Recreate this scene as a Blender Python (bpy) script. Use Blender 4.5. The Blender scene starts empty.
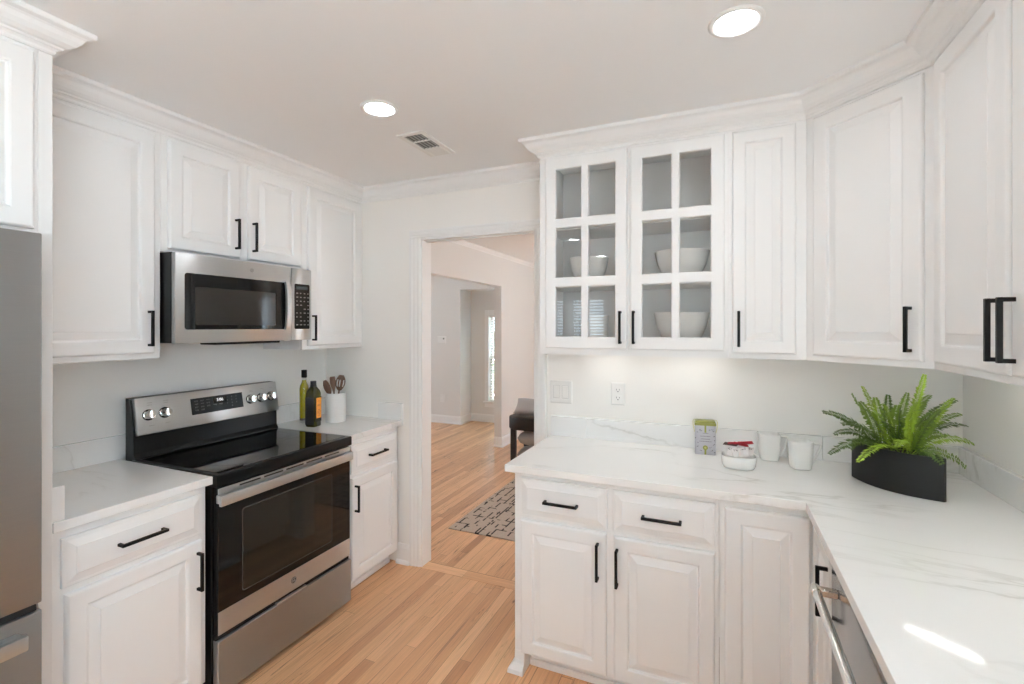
import bpy, bmesh, math, random
from mathutils import Vector, Matrix, noise as mnoise

random.seed(7)
D = bpy.data
SC = bpy.context.scene
COL = SC.collection
R = math.radians

# ------------------------------------------------------------------ camera, world, exposure
cam_d = D.cameras.new('camera')
cam = D.objects.new('camera', cam_d)
COL.objects.link(cam)
cam.location = (0, 0, 1.5146)
cam.rotation_euler = (R(90), 0, R(23.41))
cam_d.sensor_width = 36
cam_d.lens = 478.4 / 1024 * 36
cam_d.shift_y = -15.6 / 1024
cam_d.clip_start = 0.02
SC.camera = cam

SC.view_settings.view_transform = 'Standard'
SC.view_settings.look = 'None'
SC.view_settings.gamma = 1
SC.view_settings.use_curve_mapping = False
SC.view_settings.exposure = 0.10
SC.cycles.use_denoising = True
SC.cycles.denoiser = 'OPENIMAGEDENOISE'
SC.cycles.denoising_input_passes = 'RGB_ALBEDO_NORMAL'
SC.cycles.denoising_prefilter = 'ACCURATE'
SC.cycles.use_adaptive_sampling = False
SC.cycles.max_bounces = 14
SC.cycles.diffuse_bounces = 10
SC.cycles.transparent_max_bounces = 16
SC.cycles.sample_clamp_indirect = 6.0
SC.cycles.caustics_reflective = False
SC.cycles.caustics_refractive = False

wd = D.worlds.new('daylight')
SC.world = wd
wd.use_nodes = True
wn = wd.node_tree
wn.nodes['Background'].inputs[0].default_value = (0.69, 0.855, 1.0, 1)
wn.nodes['Background'].inputs[1].default_value = 10.0

sun_d = D.lights.new('sun', 'SUN')
sun_d.energy = 98.0
sun_d.angle = R(0.6)
sun_d.color = (0.90, 0.955, 1.0)
sun = D.objects.new('sun', sun_d)
COL.objects.link(sun)
sun.rotation_euler = (R(-8), R(31), 0)      # high sun from the east side of the house

LAMP = 55.0         # recessed ceiling lenses
BAR = 21.0           # under-cabinet strips




# ------------------------------------------------------------------ materials
def mat(name):
    m = D.materials.new(name)
    m.use_nodes = True
    nt = m.node_tree
    return m, nt, nt.nodes['Principled BSDF']


def nn(nt, t, **kw):
    n = nt.nodes.new(t)
    for k, v in kw.items():
        if hasattr(n, k):
            setattr(n, k, v)
        else:
            n.inputs[k].default_value = v
    return n


def plain(name, col, rough=0.5, metal=0.0, bump=0.0, bscale=60, var=0.0, spec=0.5, coat=0.0):
    m, nt, b = mat(name)
    b.inputs['Base Color'].default_value = (*col, 1)
    b.inputs['Roughness'].default_value = rough
    b.inputs['Metallic'].default_value = metal
    b.inputs['Specular IOR Level'].default_value = spec
    if coat:
        b.inputs['Coat Weight'].default_value = coat
        b.inputs['Coat Roughness'].default_value = 0.05
    tc = nn(nt, 'ShaderNodeTexCoord')
    n = nn(nt, 'ShaderNodeTexNoise')
    n.inputs['Scale'].default_value = bscale
    n.inputs['Detail'].default_value = 4
    nt.links.new(tc.outputs['Object'], n.inputs['Vector'])
    if var:
        mx = nn(nt, 'ShaderNodeMix', data_type='RGBA')
        mx.inputs[6].default_value = (*[c * (1 - var) for c in col], 1)
        mx.inputs[7].default_value = (*[min(1, c * (1 + var)) for c in col], 1)
        nt.links.new(n.outputs['Fac'], mx.inputs[0])
        nt.links.new(mx.outputs[2], b.inputs['Base Color'])
    if bump:
        bp = nn(nt, 'ShaderNodeBump')
        bp.inputs['Strength'].default_value = bump
        bp.inputs['Distance'].default_value = 0.002
        nt.links.new(n.outputs['Fac'], bp.inputs['Height'])
        nt.links.new(bp.outputs['Normal'], b.inputs['Normal'])
    return m


def emit(name, col, s):
    m = D.materials.new(name)
    m.use_nodes = True
    nt = m.node_tree
    nt.nodes.clear()
    e = nn(nt, 'ShaderNodeEmission')
    e.inputs[0].default_value = (*col, 1)
    e.inputs[1].default_value = s
    o = nn(nt, 'ShaderNodeOutputMaterial')
    nt.links.new(e.outputs[0], o.inputs[0])
    return m


def thin_glass(name, tint=(1, 1, 1), ior=1.5, rough=0.0):
    m = D.materials.new(name)
    m.use_nodes = True
    nt = m.node_tree
    nt.nodes.clear()
    t = nn(nt, 'ShaderNodeBsdfTransparent')
    t.inputs[0].default_value = (*tint, 1)
    g = nn(nt, 'ShaderNodeBsdfGlossy')
    g.inputs['Roughness'].default_value = rough
    lw = nn(nt, 'ShaderNodeLayerWeight')
    lw.inputs[0].default_value = 0.5
    pw = nn(nt, 'ShaderNodeMath', operation='POWER')
    pw.inputs[1].default_value = 5
    nt.links.new(lw.outputs['Facing'], pw.inputs[0])
    f = nn(nt, 'ShaderNodeMapRange')
    f.inputs[3].default_value = ((ior - 1) / (ior + 1)) ** 2
    nt.links.new(pw.outputs[0], f.inputs[0])
    x = nn(nt, 'ShaderNodeMixShader')
    o = nn(nt, 'ShaderNodeOutputMaterial')
    nt.links.new(f.outputs[0], x.inputs[0])
    nt.links.new(t.outputs[0], x.inputs[1])
    nt.links.new(g.outputs[0], x.inputs[2])
    nt.links.new(x.outputs[0], o.inputs[0])
    return m


def stainless(name, col=(0.585, 0.60, 0.605), axis=0, rough=0.33):
    m, nt, b = mat(name)
    b.inputs['Metallic'].default_value = 1.0
    tc = nn(nt, 'ShaderNodeTexCoord')
    mp = nn(nt, 'ShaderNodeMapping')
    sc = [420, 420, 420]
    sc[axis] = 3
    mp.inputs['Scale'].default_value = sc
    n = nn(nt, 'ShaderNodeTexNoise')
    n.inputs['Scale'].default_value = 1
    n.inputs['Detail'].default_value = 3
    nt.links.new(tc.outputs['Object'], mp.inputs[0])
    nt.links.new(mp.outputs[0], n.inputs['Vector'])
    b.inputs['Anisotropic'].default_value = 0.75
    b.inputs['Anisotropic Rotation'].default_value = 0.25
    mr = nn(nt, 'ShaderNodeMapRange')
    mr.inputs[3].default_value = rough - 0.05
    mr.inputs[4].default_value = rough + 0.09
    nt.links.new(n.outputs['Fac'], mr.inputs[0])
    nt.links.new(mr.outputs[0], b.inputs['Roughness'])
    mx = nn(nt, 'ShaderNodeMix', data_type='RGBA')
    mx.inputs[6].default_value = (*[c * 0.94 for c in col], 1)
    mx.inputs[7].default_value = (*[c * 1.05 for c in col], 1)
    nt.links.new(n.outputs['Fac'], mx.inputs[0])
    nt.links.new(mx.outputs[2], b.inputs['Base Color'])
    return m


def quartz():
    m, nt, b = mat('white veined quartz')
    b.inputs['Roughness'].default_value = 0.08
    tc = nn(nt, 'ShaderNodeTexCoord')
    mp = nn(nt, 'ShaderNodeMapping')
    mp.inputs['Rotation'].default_value = (R(20), R(35), R(38))
    mp.inputs['Scale'].default_value = (0.8, 3.2, 1.6)
    nt.links.new(tc.outputs['Object'], mp.inputs[0])
    n1 = nn(nt, 'ShaderNodeTexNoise')
    n1.inputs['Scale'].default_value = 0.75
    n1.inputs['Detail'].default_value = 7
    n1.inputs['Roughness'].default_value = 0.55
    n1.inputs['Distortion'].default_value = 0.35
    nt.links.new(mp.outputs[0], n1.inputs['Vector'])
    s = nn(nt, 'ShaderNodeMath', operation='SUBTRACT')
    s.inputs[1].default_value = 0.5
    nt.links.new(n1.outputs['Fac'], s.inputs[0])
    a = nn(nt, 'ShaderNodeMath', operation='ABSOLUTE')
    nt.links.new(s.outputs[0], a.inputs[0])
    cr = nn(nt, 'ShaderNodeValToRGB')
    e = cr.color_ramp.elements
    e[0].position = 0.0
    e[0].color = (0.8, 0.8, 0.8, 1)
    e[1].position = 0.010
    e[1].color = (0.12, 0.12, 0.12, 1)
    e2 = cr.color_ramp.elements.new(0.045)
    e2.color = (0, 0, 0, 1)
    nt.links.new(a.outputs[0], cr.inputs[0])
    n2 = nn(nt, 'ShaderNodeTexNoise')
    n2.inputs['Scale'].default_value = 2.2
    n2.inputs['Detail'].default_value = 2
    nt.links.new(tc.outputs['Object'], n2.inputs['Vector'])
    mr = nn(nt, 'ShaderNodeMapRange')
    mr.inputs[1].default_value = 0.42
    mr.inputs[2].default_value = 0.66
    nt.links.new(n2.outputs['Fac'], mr.inputs[0])
    mu = nn(nt, 'ShaderNodeMath', operation='MULTIPLY')
    nt.links.new(cr.outputs[0], mu.inputs[0])
    nt.links.new(mr.outputs[0], mu.inputs[1])
    mx = nn(nt, 'ShaderNodeMix', data_type='RGBA')
    mx.inputs[6].default_value = (0.86, 0.857, 0.845, 1)
    mx.inputs[7].default_value = (0.62, 0.61, 0.58, 1)
    nt.links.new(mu.outputs[0], mx.inputs[0])
    nt.links.new(mx.outputs[2], b.inputs['Base Color'])
    return m


def oak(name, along='y', width=0.057):
    m, nt, b = mat(name)
    L = nt.links
    tc = nn(nt, 'ShaderNodeTexCoord')
    sp = nn(nt, 'ShaderNodeSeparateXYZ')
    L.new(tc.outputs['Object'], sp.inputs[0])
    ax, ay = (sp.outputs[0], sp.outputs[1]) if along == 'y' else (sp.outputs[1], sp.outputs[0])

    def M(op, a, bb=None):
        n = nn(nt, 'ShaderNodeMath', operation=op)
        for i, v in enumerate((a, bb)):
            if v is None:
                continue
            if isinstance(v, (int, float)):
                n.inputs[i].default_value = v
            else:
                L.new(v, n.inputs[i])
        return n.outputs[0]
    u = M('DIVIDE', ax, width)
    iu = M('FLOOR', u)
    fu = M('FRACT', u)
    w1 = nn(nt, 'ShaderNodeTexWhiteNoise', noise_dimensions='1D')
    L.new(iu, w1.inputs['W'])
    off = M('MULTIPLY', w1.outputs[0], 7.3)
    v = M('DIVIDE', M('ADD', ay, off), 1.35)
    iv = M('FLOOR', v)
    fv = M('FRACT', v)
    cmb = nn(nt, 'ShaderNodeCombineXYZ')
    L.new(iu, cmb.inputs[0])
    L.new(iv, cmb.inputs[1])
    w2 = nn(nt, 'ShaderNodeTexWhiteNoise', noise_dimensions='2D')
    L.new(cmb.outputs[0], w2.inputs['Vector'])
    ramp = nn(nt, 'ShaderNodeValToRGB')
    els = ramp.color_ramp.elements
    els[0].position = 0
    els[0].color = (0.46, 0.225, 0.11, 1)
    els[1].position = 1
    els[1].color = (0.79, 0.49, 0.275, 1)
    for p, c in ((0.15, (0.595, 0.312, 0.16)), (0.5, (0.67, 0.37, 0.195)), (0.85, (0.735, 0.425, 0.23))):
        q = els.new(p)
        q.color = (*c, 1)
    L.new(w2.outputs[0], ramp.inputs[0])
    # grain
    gx = M('MULTIPLY', ax, 170)
    gy = M('ADD', M('MULTIPLY', ay, 5.0), M('MULTIPLY', w2.outputs[0], 57))
    gc = nn(nt, 'ShaderNodeCombineXYZ')
    L.new(gx, gc.inputs[0])
    L.new(gy, gc.inputs[1])
    gn = nn(nt, 'ShaderNodeTexNoise')
    gn.inputs['Scale'].default_value = 1
    gn.inputs['Detail'].default_value = 4
    gn.inputs['Distortion'].default_value = 0.5
    L.new(gc.outputs[0], gn.inputs['Vector'])
    # broad figure
    bc = nn(nt, 'ShaderNodeCombineXYZ')
    L.new(M('MULTIPLY', ax, 55), bc.inputs[0])
    L.new(M('ADD', M('MULTIPLY', ay, 1.7), M('MULTIPLY', w2.outputs[0], 31)), bc.inputs[1])
    bn = nn(nt, 'ShaderNodeTexNoise')
    bn.inputs['Scale'].default_value = 1
    bn.inputs['Detail'].default_value = 5
    bn.inputs['Distortion'].default_value = 1.2
    L.new(bc.outputs[0], bn.inputs['Vector'])
    streak = nn(nt, 'ShaderNodeMapRange')
    streak.inputs[1].default_value = 0.60
    streak.inputs[2].default_value = 0.72
    L.new(bn.outputs['Fac'], streak.inputs[0])
    g = nn(nt, 'ShaderNodeMapRange')
    g.inputs[1].default_value = 0.3
    g.inputs[2].default_value = 0.7
    g.inputs[3].default_value = 0.86
    g.inputs[4].default_value = 1.08
    L.new(gn.outputs['Fac'], g.inputs[0])
    g2 = nn(nt, 'ShaderNodeMapRange')
    g2.inputs[1].default_value = 0.3
    g2.inputs[2].default_value = 0.7
    g2.inputs[3].default_value = 0.90
    g2.inputs[4].default_value = 1.08
    L.new(bn.outputs['Fac'], g2.inputs[0])
    gg = M('MULTIPLY', g.outputs[0], g2.outputs[0])
    mul = nn(nt, 'ShaderNodeMix', data_type='RGBA', blend_type='MULTIPLY')
    mul.inputs[0].default_value = 1
    L.new(ramp.outputs[0], mul.inputs[6])
    gcol = nn(nt, 'ShaderNodeCombineColor')
    for i in range(3):
        L.new(gg, gcol.inputs[i])
    L.new(gcol.outputs[0], mul.inputs[7])
    dk = nn(nt, 'ShaderNodeMix', data_type='RGBA')
    dk.inputs[7].default_value = (0.20, 0.10, 0.05, 1)
    L.new(M('MULTIPLY', streak.outputs[0], 0.6), dk.inputs[0])
    L.new(mul.outputs[2], dk.inputs[6])
    # knots and thin mineral lines
    kc = nn(nt, 'ShaderNodeCombineXYZ')
    L.new(M('MULTIPLY', ax, 9.0), kc.inputs[0])
    L.new(M('MULTIPLY', ay, 3.6), kc.inputs[1])
    vo = nn(nt, 'ShaderNodeTexVoronoi')
    vo.inputs['Scale'].default_value = 1
    L.new(kc.outputs[0], vo.inputs['Vector'])
    kn = nn(nt, 'ShaderNodeMapRange')
    kn.inputs[1].default_value = 0.10
    kn.inputs[2].default_value = 0.03
    L.new(vo.outputs['Distance'], kn.inputs[0])
    sel = nn(nt, 'ShaderNodeSeparateColor')
    L.new(vo.outputs['Color'], sel.inputs[0])
    knot = M('MULTIPLY', kn.outputs[0], M('GREATER_THAN', sel.outputs[0], 0.6))
    lc = nn(nt, 'ShaderNodeCombineXYZ')
    L.new(M('MULTIPLY', ax, 26), lc.inputs[0])
    L.new(M('MULTIPLY', ay, 1.1), lc.inputs[1])
    ln = nn(nt, 'ShaderNodeTexNoise')
    ln.inputs['Scale'].default_value = 1
    ln.inputs['Detail'].default_value = 3
    ln.inputs['Distortion'].default_value = 0.8
    L.new(lc.outputs[0], ln.inputs['Vector'])
    la = M('ABSOLUTE', M('SUBTRACT', ln.outputs['Fac'], 0.57))
    lr = nn(nt, 'ShaderNodeMapRange')
    lr.inputs[1].default_value = 0.012
    lr.inputs[2].default_value = 0.002
    L.new(la, lr.inputs[0])
    lm = nn(nt, 'ShaderNodeTexNoise')
    lm.inputs['Scale'].default_value = 2.3
    L.new(tc.outputs['Object'], lm.inputs['Vector'])
    lmr = nn(nt, 'ShaderNodeMapRange')
    lmr.inputs[1].default_value = 0.50
    lmr.inputs[2].default_value = 0.62
    L.new(lm.outputs['Fac'], lmr.inputs[0])
    mineral = M('MULTIPLY', M('MULTIPLY', lr.outputs[0], lmr.outputs[0]), 0.9)
    kd = nn(nt, 'ShaderNodeMix', data_type='RGBA')
    kd.inputs[7].default_value = (0.10, 0.05, 0.025, 1)
    L.new(M('MAXIMUM', M('MULTIPLY', knot, 0.8), mineral), kd.inputs[0])
    L.new(dk.outputs[2], kd.inputs[6])
    dk = kd
    # joints
    e1 = M('LESS_THAN', fu, 0.038)
    e2 = M('LESS_THAN', fv, 0.0016)
    ed = M('MAXIMUM', e1, e2)
    jw = nn(nt, 'ShaderNodeTexWhiteNoise', noise_dimensions='1D')
    L.new(M('ADD', iu, 0.37), jw.inputs['W'])
    ed2 = M('MULTIPLY', ed, M('ADD', M('MULTIPLY', jw.outputs[0], 0.65), 0.25))
    jm = nn(nt, 'ShaderNodeMix', data_type='RGBA')
    jm.inputs[7].default_value = (0.12, 0.06, 0.03, 1)
    L.new(ed2, jm.inputs[0])
    L.new(dk.outputs[2], jm.inputs[6])
    L.new(jm.outputs[2], b.inputs['Base Color'])
    b.inputs['Roughness'].default_value = 0.30
    bp = nn(nt, 'ShaderNodeBump')
    bp.inputs['Strength'].default_value = 0.06
    bp.inputs['Distance'].default_value = 0.001
    L.new(gn.outputs['Fac'], bp.inputs['Height'])
    L.new(bp.outputs['Normal'], b.inputs['Normal'])
    return m


def rug_mat():
    m, nt, b = mat('woven rug')
    L = nt.links
    tc = nn(nt, 'ShaderNodeTexCoord')

    def lines(rot, sx, sy, seed, thr):
        mp = nn(nt, 'ShaderNodeMapping')
        mp.inputs['Rotation'].default_value = (0, 0, rot)
        mp.inputs['Location'].default_value = (seed, seed * 0.7, 0)
        L.new(tc.outputs['Object'], mp.inputs[0])
        br = nn(nt, 'ShaderNodeTexBrick')
        br.inputs['Scale'].default_value = 1
        br.inputs['Brick Width'].default_value = sx
        br.inputs['Row Height'].default_value = sy
        br.inputs['Mortar Size'].default_value = 0.006
        br.inputs['Mortar Smooth'].default_value = 0.0
        br.offset = 0.37
        L.new(mp.outputs[0], br.inputs['Vector'])
        n = nn(nt, 'ShaderNodeTexNoise')
        n.inputs['Scale'].default_value = 11
        n.inputs['Detail'].default_value = 3
        L.new(mp.outputs[0], n.inputs['Vector'])
        g = nn(nt, 'ShaderNodeMath', operation='GREATER_THAN')
        g.inputs[1].default_value = thr
        L.new(n.outputs['Fac'], g.inputs[0])
        k = nn(nt, 'ShaderNodeMath', operation='MULTIPLY')
        L.new(br.outputs['Fac'], k.inputs[0])
        L.new(g.outputs[0], k.inputs[1])
        return k.outputs[0]
    a = lines(0, 0.12, 0.17, 0.03, 0.49)
    c = lines(R(90), 0.20, 0.070, 1.7, 0.52)
    mxm = nn(nt, 'ShaderNodeMath', operation='MAXIMUM')
    L.new(a, mxm.inputs[0])
    L.new(c, mxm.inputs[1])
    n2 = nn(nt, 'ShaderNodeTexNoise')
    n2.inputs['Scale'].default_value = 90
    L.new(tc.outputs['Object'], n2.inputs['Vector'])
    base = nn(nt, 'ShaderNodeMix', data_type='RGBA')
    base.inputs[6].default_value = (0.40, 0.325, 0.27, 1)
    base.inputs[7].default_value = (0.54, 0.45, 0.375, 1)
    L.new(n2.outputs['Fac'], base.inputs[0])
    fin = nn(nt, 'ShaderNodeMix', data_type='RGBA')
    fin.inputs[7].default_value = (0.035, 0.028, 0.026, 1)
    L.new(mxm.outputs[0], fin.inputs[0])
    L.new(base.outputs[2], fin.inputs[6])
    L.new(fin.outputs[2], b.inputs['Base Color'])
    b.inputs['Roughness'].default_value = 0.95
    return m


def wood(name, c1, c2, sc=(60, 60, 6), rough=0.5):
    m, nt, b = mat(name)
    tc = nn(nt, 'ShaderNodeTexCoord')
    mp = nn(nt, 'ShaderNodeMapping')
    mp.inputs['Scale'].default_value = sc
    n = nn(nt, 'ShaderNodeTexNoise')
    n.inputs['Scale'].default_value = 2
    n.inputs['Detail'].default_value = 5
    nt.links.new(tc.outputs['Object'], mp.inputs[0])
    nt.links.new(mp.outputs[0], n.inputs['Vector'])
    mx = nn(nt, 'ShaderNodeMix', data_type='RGBA')
    mx.inputs[6].default_value = (*c1, 1)
    mx.inputs[7].default_value = (*c2, 1)
    nt.links.new(n.outputs['Fac'], mx.inputs[0])
    nt.links.new(mx.outputs[2], b.inputs['Base Color'])
    b.inputs['Roughness'].default_value = rough
    return m


def glass_liquid(name, col, rough=0.03, trans=1.0):
    m, nt, b = mat(name)
    b.inputs['Base Color'].default_value = (*col, 1)
    b.inputs['Roughness'].default_value = rough
    b.inputs['Transmission Weight'].default_value = trans
    b.inputs['IOR'].default_value = 1.3
    return m


M_CAB = plain('white cabinet paint', (0.85, 0.85, 0.845), 0.36, var=0.008, bscale=5)
M_WALL = plain('warm white wall paint', (0.87, 0.855, 0.825), 0.75, bump=0.08, bscale=220)
M_HALL = plain('greige hall paint', (0.75, 0.74, 0.72), 0.8, bump=0.08, bscale=220)
M_CEIL = plain('flat white ceiling paint', (0.89, 0.90, 0.905), 0.9, bump=0.06, bscale=150)
M_TRIM = plain('white trim paint', (0.85, 0.85, 0.845), 0.4, var=0.008, bscale=6)
M_BLACK = plain('matte black metal', (0.006, 0.006, 0.006), 0.45, bump=0.02, bscale=300, spec=0.25)
M_STEEL = stainless('brushed stainless steel')
M_STEELV = stainless('brushed stainless steel, fridge', (0.36, 0.365, 0.362), 0, 0.38)
M_STEELD = stainless('darker stainless steel', (0.40, 0.415, 0.42), 0, 0.38)
M_DW = stainless('smooth dark stainless', (0.36, 0.37, 0.375), 1, 0.17)
M_CHROME = stainless('polished steel knob', (0.75, 0.74, 0.72), 2, 0.10)
M_BGLASS = plain('black ceramic glass', (0.004, 0.004, 0.004), 0.04, var=0.05, spec=0.4)
M_BENAM = plain('black enamel', (0.005, 0.005, 0.005), 0.28, bump=0.01, spec=0.28)
M_DWIN = plain('dark oven window', (0.014, 0.013, 0.010), 0.06, var=0.1)
M_DARK = plain('dark void plastic', (0.01, 0.01, 0.01), 0.6, bump=0.02)
M_QUARTZ = quartz()
M_OAK = oak('oak strip floor')
M_OAKX = oak('oak threshold board', 'x', 0.09)
M_RUG = rug_mat()
M_CER = plain('white glazed ceramic', (0.80, 0.79, 0.765), 0.18, var=0.01)
M_CROCK = plain('matte white stoneware', (0.80, 0.79, 0.77), 0.6, bump=0.05, bscale=300)
M_PLATE = plain('white plastic', (0.80, 0.795, 0.775), 0.35, var=0.01)
M_PANE = thin_glass('clear cabinet glass', (0.97, 0.97, 0.965))
M_WPANE = thin_glass('clear window glass', (0.97, 0.98, 0.98))
M_LENS = emit('glowing lamp lens', (0.93, 0.97, 1.0), LAMP)
M_BARL = emit('glowing strip diffuser', (1.0, 0.97, 0.92), BAR)
M_POT = plain('satin black planter', (0.008, 0.008, 0.008), 0.45, spec=0.3, bump=0.03, bscale=120)
M_SOIL = plain('dark potting soil', (0.03, 0.02, 0.012), 0.95, bump=0.8, bscale=90, var=0.4)
M_FERN = plain('fern green', (0.125, 0.205, 0.014), 0.5, var=0.55, bscale=14)
M_FERND = plain('deep fern green', (0.065, 0.112, 0.014), 0.5, var=0.5, bscale=14)
M_FERNL = plain('fresh fern green', (0.24, 0.36, 0.022), 0.5, var=0.45, bscale=14)
M_STEM = plain('fern stem', (0.12, 0.16, 0.03), 0.6, var=0.2)
M_WALNUT = wood('walnut', (0.075, 0.032, 0.014), (0.17, 0.08, 0.042))
M_BENCH = wood('espresso wood', (0.010, 0.006, 0.004), (0.02, 0.012, 0.009))
M_FABRIC = plain('grey cushion fabric', (0.47, 0.45, 0.445), 0.9, bump=0.5, bscale=250, var=0.08)
M_FABRIC2 = plain('taupe cushion fabric', (0.36, 0.33, 0.315), 0.9, bump=0.5, bscale=250, var=0.08)
M_OIL = glass_liquid('golden olive oil', (0.62, 0.52, 0.01))
M_BOT = thin_glass('thin clear bottle glass', (0.93, 0.94, 0.92))
M_CLEAR = glass_liquid('clear bottle glass', (0.95, 0.96, 0.94))
M_DGLASS = plain('dark green bottle glass', (0.012, 0.013, 0.003), 0.08, var=0.3, bscale=20)
M_DGLASS2 = plain('olive bottle shoulder', (0.040, 0.036, 0.003), 0.08, var=0.3, bscale=40)
M_ORANGE = plain('orange paper label', (0.78, 0.30, 0.03), 0.6, var=0.15, bscale=40)
M_INK = plain('printed ink', (0.10, 0.09, 0.09), 0.7, var=0.1)
M_INKG = plain('grey printed ink', (0.30, 0.29, 0.28), 0.7, var=0.1)
M_TIN = plain('lilac printed tin', (0.47, 0.455, 0.49), 0.45, var=0.06, bscale=60)
M_TINLID = plain('olive tin lid', (0.27, 0.27, 0.06), 0.35, var=0.15, bscale=40)
M_TINGOLD = plain('olive printed emblem', (0.26, 0.28, 0.05), 0.5, var=0.1)
M_WIRE = plain('pale gold wire', (0.66, 0.62, 0.30), 0.3, metal=0.6)
M_PAPER = plain('white packet paper', (0.78, 0.77, 0.75), 0.7, bump=0.2, bscale=90, var=0.03)
M_RED = plain('red printed packet', (0.45, 0.012, 0.03), 0.55, var=0.15)
M_BROWN = plain('brown printed packet', (0.10, 0.06, 0.05), 0.6, var=0.2)
M_GLOW = emit('clock digits glow', (0.95, 0.97, 1.0), 1.2)
M_KEY = plain('grey key legend', (0.20, 0.20, 0.195), 0.5, var=0.1)
M_BADGE = plain('dark metal badge', (0.10, 0.095, 0.09), 0.3, metal=0.8, var=0.2)
M_LEAFOUT = plain('outdoor foliage', (0.06, 0.13, 0.03), 0.8, var=0.6, bscale=4)
M_BOUNCE = plain('pale bounce ground', (0.50, 0.50, 0.50), 0.95, var=0.3, bscale=3)
M_GAPSHADE = plain('grey painted gap shade', (0.50, 0.50, 0.49), 0.6, var=0.05)  # grey that stands in for the shadow line round the rockers
M_DUCT = plain('dark duct', (0.02, 0.02, 0.02), 0.8, var=0.1)
M_BLIND = plain('white blind slat', (0.80, 0.79, 0.77), 0.5, var=0.01)


# ------------------------------------------------------------------ mesh helpers
def box(bm, x0, x1, y0, y1, z0, z1, bev=0.0, seg=1):
    co = [(x, y, z) for x in (x0, x1) for y in (y0, y1) for z in (z0, z1)]
    v = [bm.verts.new(c) for c in co]
    fs = []
    for q in ((0, 1, 3, 2), (4, 6, 7, 5), (0, 4, 5, 1), (2, 3, 7, 6), (0, 2, 6, 4), (1, 5, 7, 3)):
        fs.append(bm.faces.new([v[i] for i in q]))
    if bev:
        es = list({e for f in fs for e in f.edges})
        bmesh.ops.bevel(bm, geom=es, offset=bev, segments=seg, profile=0.5, affect='EDGES')
    return v


def prism(bm, pts, z0, z1, bev=0.0, seg=2):
    """vertical prism over a polygon of (x, y)"""
    a = [bm.verts.new((x, y, z0)) for x, y in pts]
    b = [bm.verts.new((x, y, z1)) for x, y in pts]
    n = len(pts)
    fs = [bm.faces.new(a[::-1]), bm.faces.new(b)]
    for i in range(n):
        fs.append(bm.faces.new((a[i], a[(i + 1) % n], b[(i + 1) % n], b[i])))
    bmesh.ops.recalc_face_normals(bm, faces=fs)
    if bev:
        es = list({e for f in fs for e in f.edges if abs(e.verts[0].co.z - e.verts[1].co.z) < 1e-6})
        bmesh.ops.bevel(bm, geom=es, offset=bev, segments=seg, profile=0.5, affect='EDGES')


def lathe(bm, prof, n=32, c=(0, 0), sq=0.0, a0=0.0):
    """revolve (r, z); sq > 0 squares the section into a superellipse"""
    rings = []
    for r, z in prof:
        ring = []
        for i in range(n):
            t = 2 * math.pi * i / n + a0
            k = 1.0
            if sq:
                ct, st = abs(math.cos(t)), abs(math.sin(t))
                p = 2 + sq
                k = (ct ** p + st ** p) ** (-1 / p)
            ring.append(bm.verts.new((c[0] + r * k * math.cos(t), c[1] + r * k * math.sin(t), z)))
        rings.append(ring)
    for a, b in zip(rings, rings[1:]):
        for i in range(n):
            j = (i + 1) % n
            bm.faces.new((a[i], a[j], b[j], b[i]))
    bm.faces.new(rings[0][::-1])
    bm.faces.new(rings[-1])


def tube(bm, pts, r, n=8, cap=True):
    pts = [Vector(p) for p in pts]
    rs = r if isinstance(r, (list, tuple)) else [r] * len(pts)
    rings = []
    ref = None
    for i, p in enumerate(pts):
        t = (pts[min(i + 1, len(pts) - 1)] - pts[max(i - 1, 0)]).normalized()
        if ref is None:
            ref = t.orthogonal().normalized()
        u = (ref - t * ref.dot(t)).normalized()
        ref = u
        w = t.cross(u)
        rings.append([bm.verts.new(p + (u * math.cos(2 * math.pi * k / n) + w * math.sin(2 * math.pi * k / n)) * rs[i]) for k in range(n)])
    for a, b in zip(rings, rings[1:]):
        for k in range(n):
            bm.faces.new((a[k], a[(k + 1) % n], b[(k + 1) % n], b[k]))
    if cap:
        bm.faces.new(rings[0][::-1])
        bm.faces.new(rings[-1])


def sweep(bm, path, prof):
    """path: (x, y) polyline with the room on its right; prof: closed (out, z) polygon"""
    P = [Vector((x, y)) for x, y in path]
    nrm = []
    for a, b in zip(P, P[1:]):
        d = (b - a).normalized()
        nrm.append(Vector((d.y, -d.x)))
    offs = []
    for i in range(len(P)):
        if i == 0:
            offs.append(nrm[0])
        elif i == len(P) - 1:
            offs.append(nrm[-1])
        else:
            s = nrm[i - 1] + nrm[i]
            offs.append(s / (1 + nrm[i - 1].dot(nrm[i])))
    rings = []
    for p, o in zip(P, offs):
        rings.append([bm.verts.new((p.x + o.x * u, p.y + o.y * u, z)) for u, z in prof])
    n = len(prof)
    for a, b in zip(rings, rings[1:]):
        for k in range(n):
            bm.faces.new((a[k], a[(k + 1) % n], b[(k + 1) % n], b[k]))
    bm.faces.new(rings[0][::-1])
    bm.faces.new(rings[-1])


def B():
    return bmesh.new()


def put(name, bm, m, parent=None, loc=(0, 0, 0), rot=(0, 0, 0), smooth=None, label=None):
    bmesh.ops.recalc_face_normals(bm, faces=bm.faces)
    me = D.meshes.new(name)
    bm.to_mesh(me)
    bm.free()
    me.materials.append(m)
    if smooth is not None:
        me.polygons.foreach_set('use_smooth', [True] * len(me.polygons))
        me.set_sharp_from_angle(angle=R(smooth))
    o = D.objects.new(name, me)
    COL.objects.link(o)
    o.location = loc
    o.rotation_euler = rot
    if parent is not None:
        o.parent = parent
    if label:
        o['label'] = label
    return o


def thing(name, label, cat, loc=(0, 0, 0), rotz=0.0, group=None):
    o = D.objects.new(name, None)
    o.empty_display_size = 0.05
    COL.objects.link(o)
    o.location = loc
    o.rotation_euler = (0, 0, R(rotz))
    return tag(o, label, cat, group)


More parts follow.
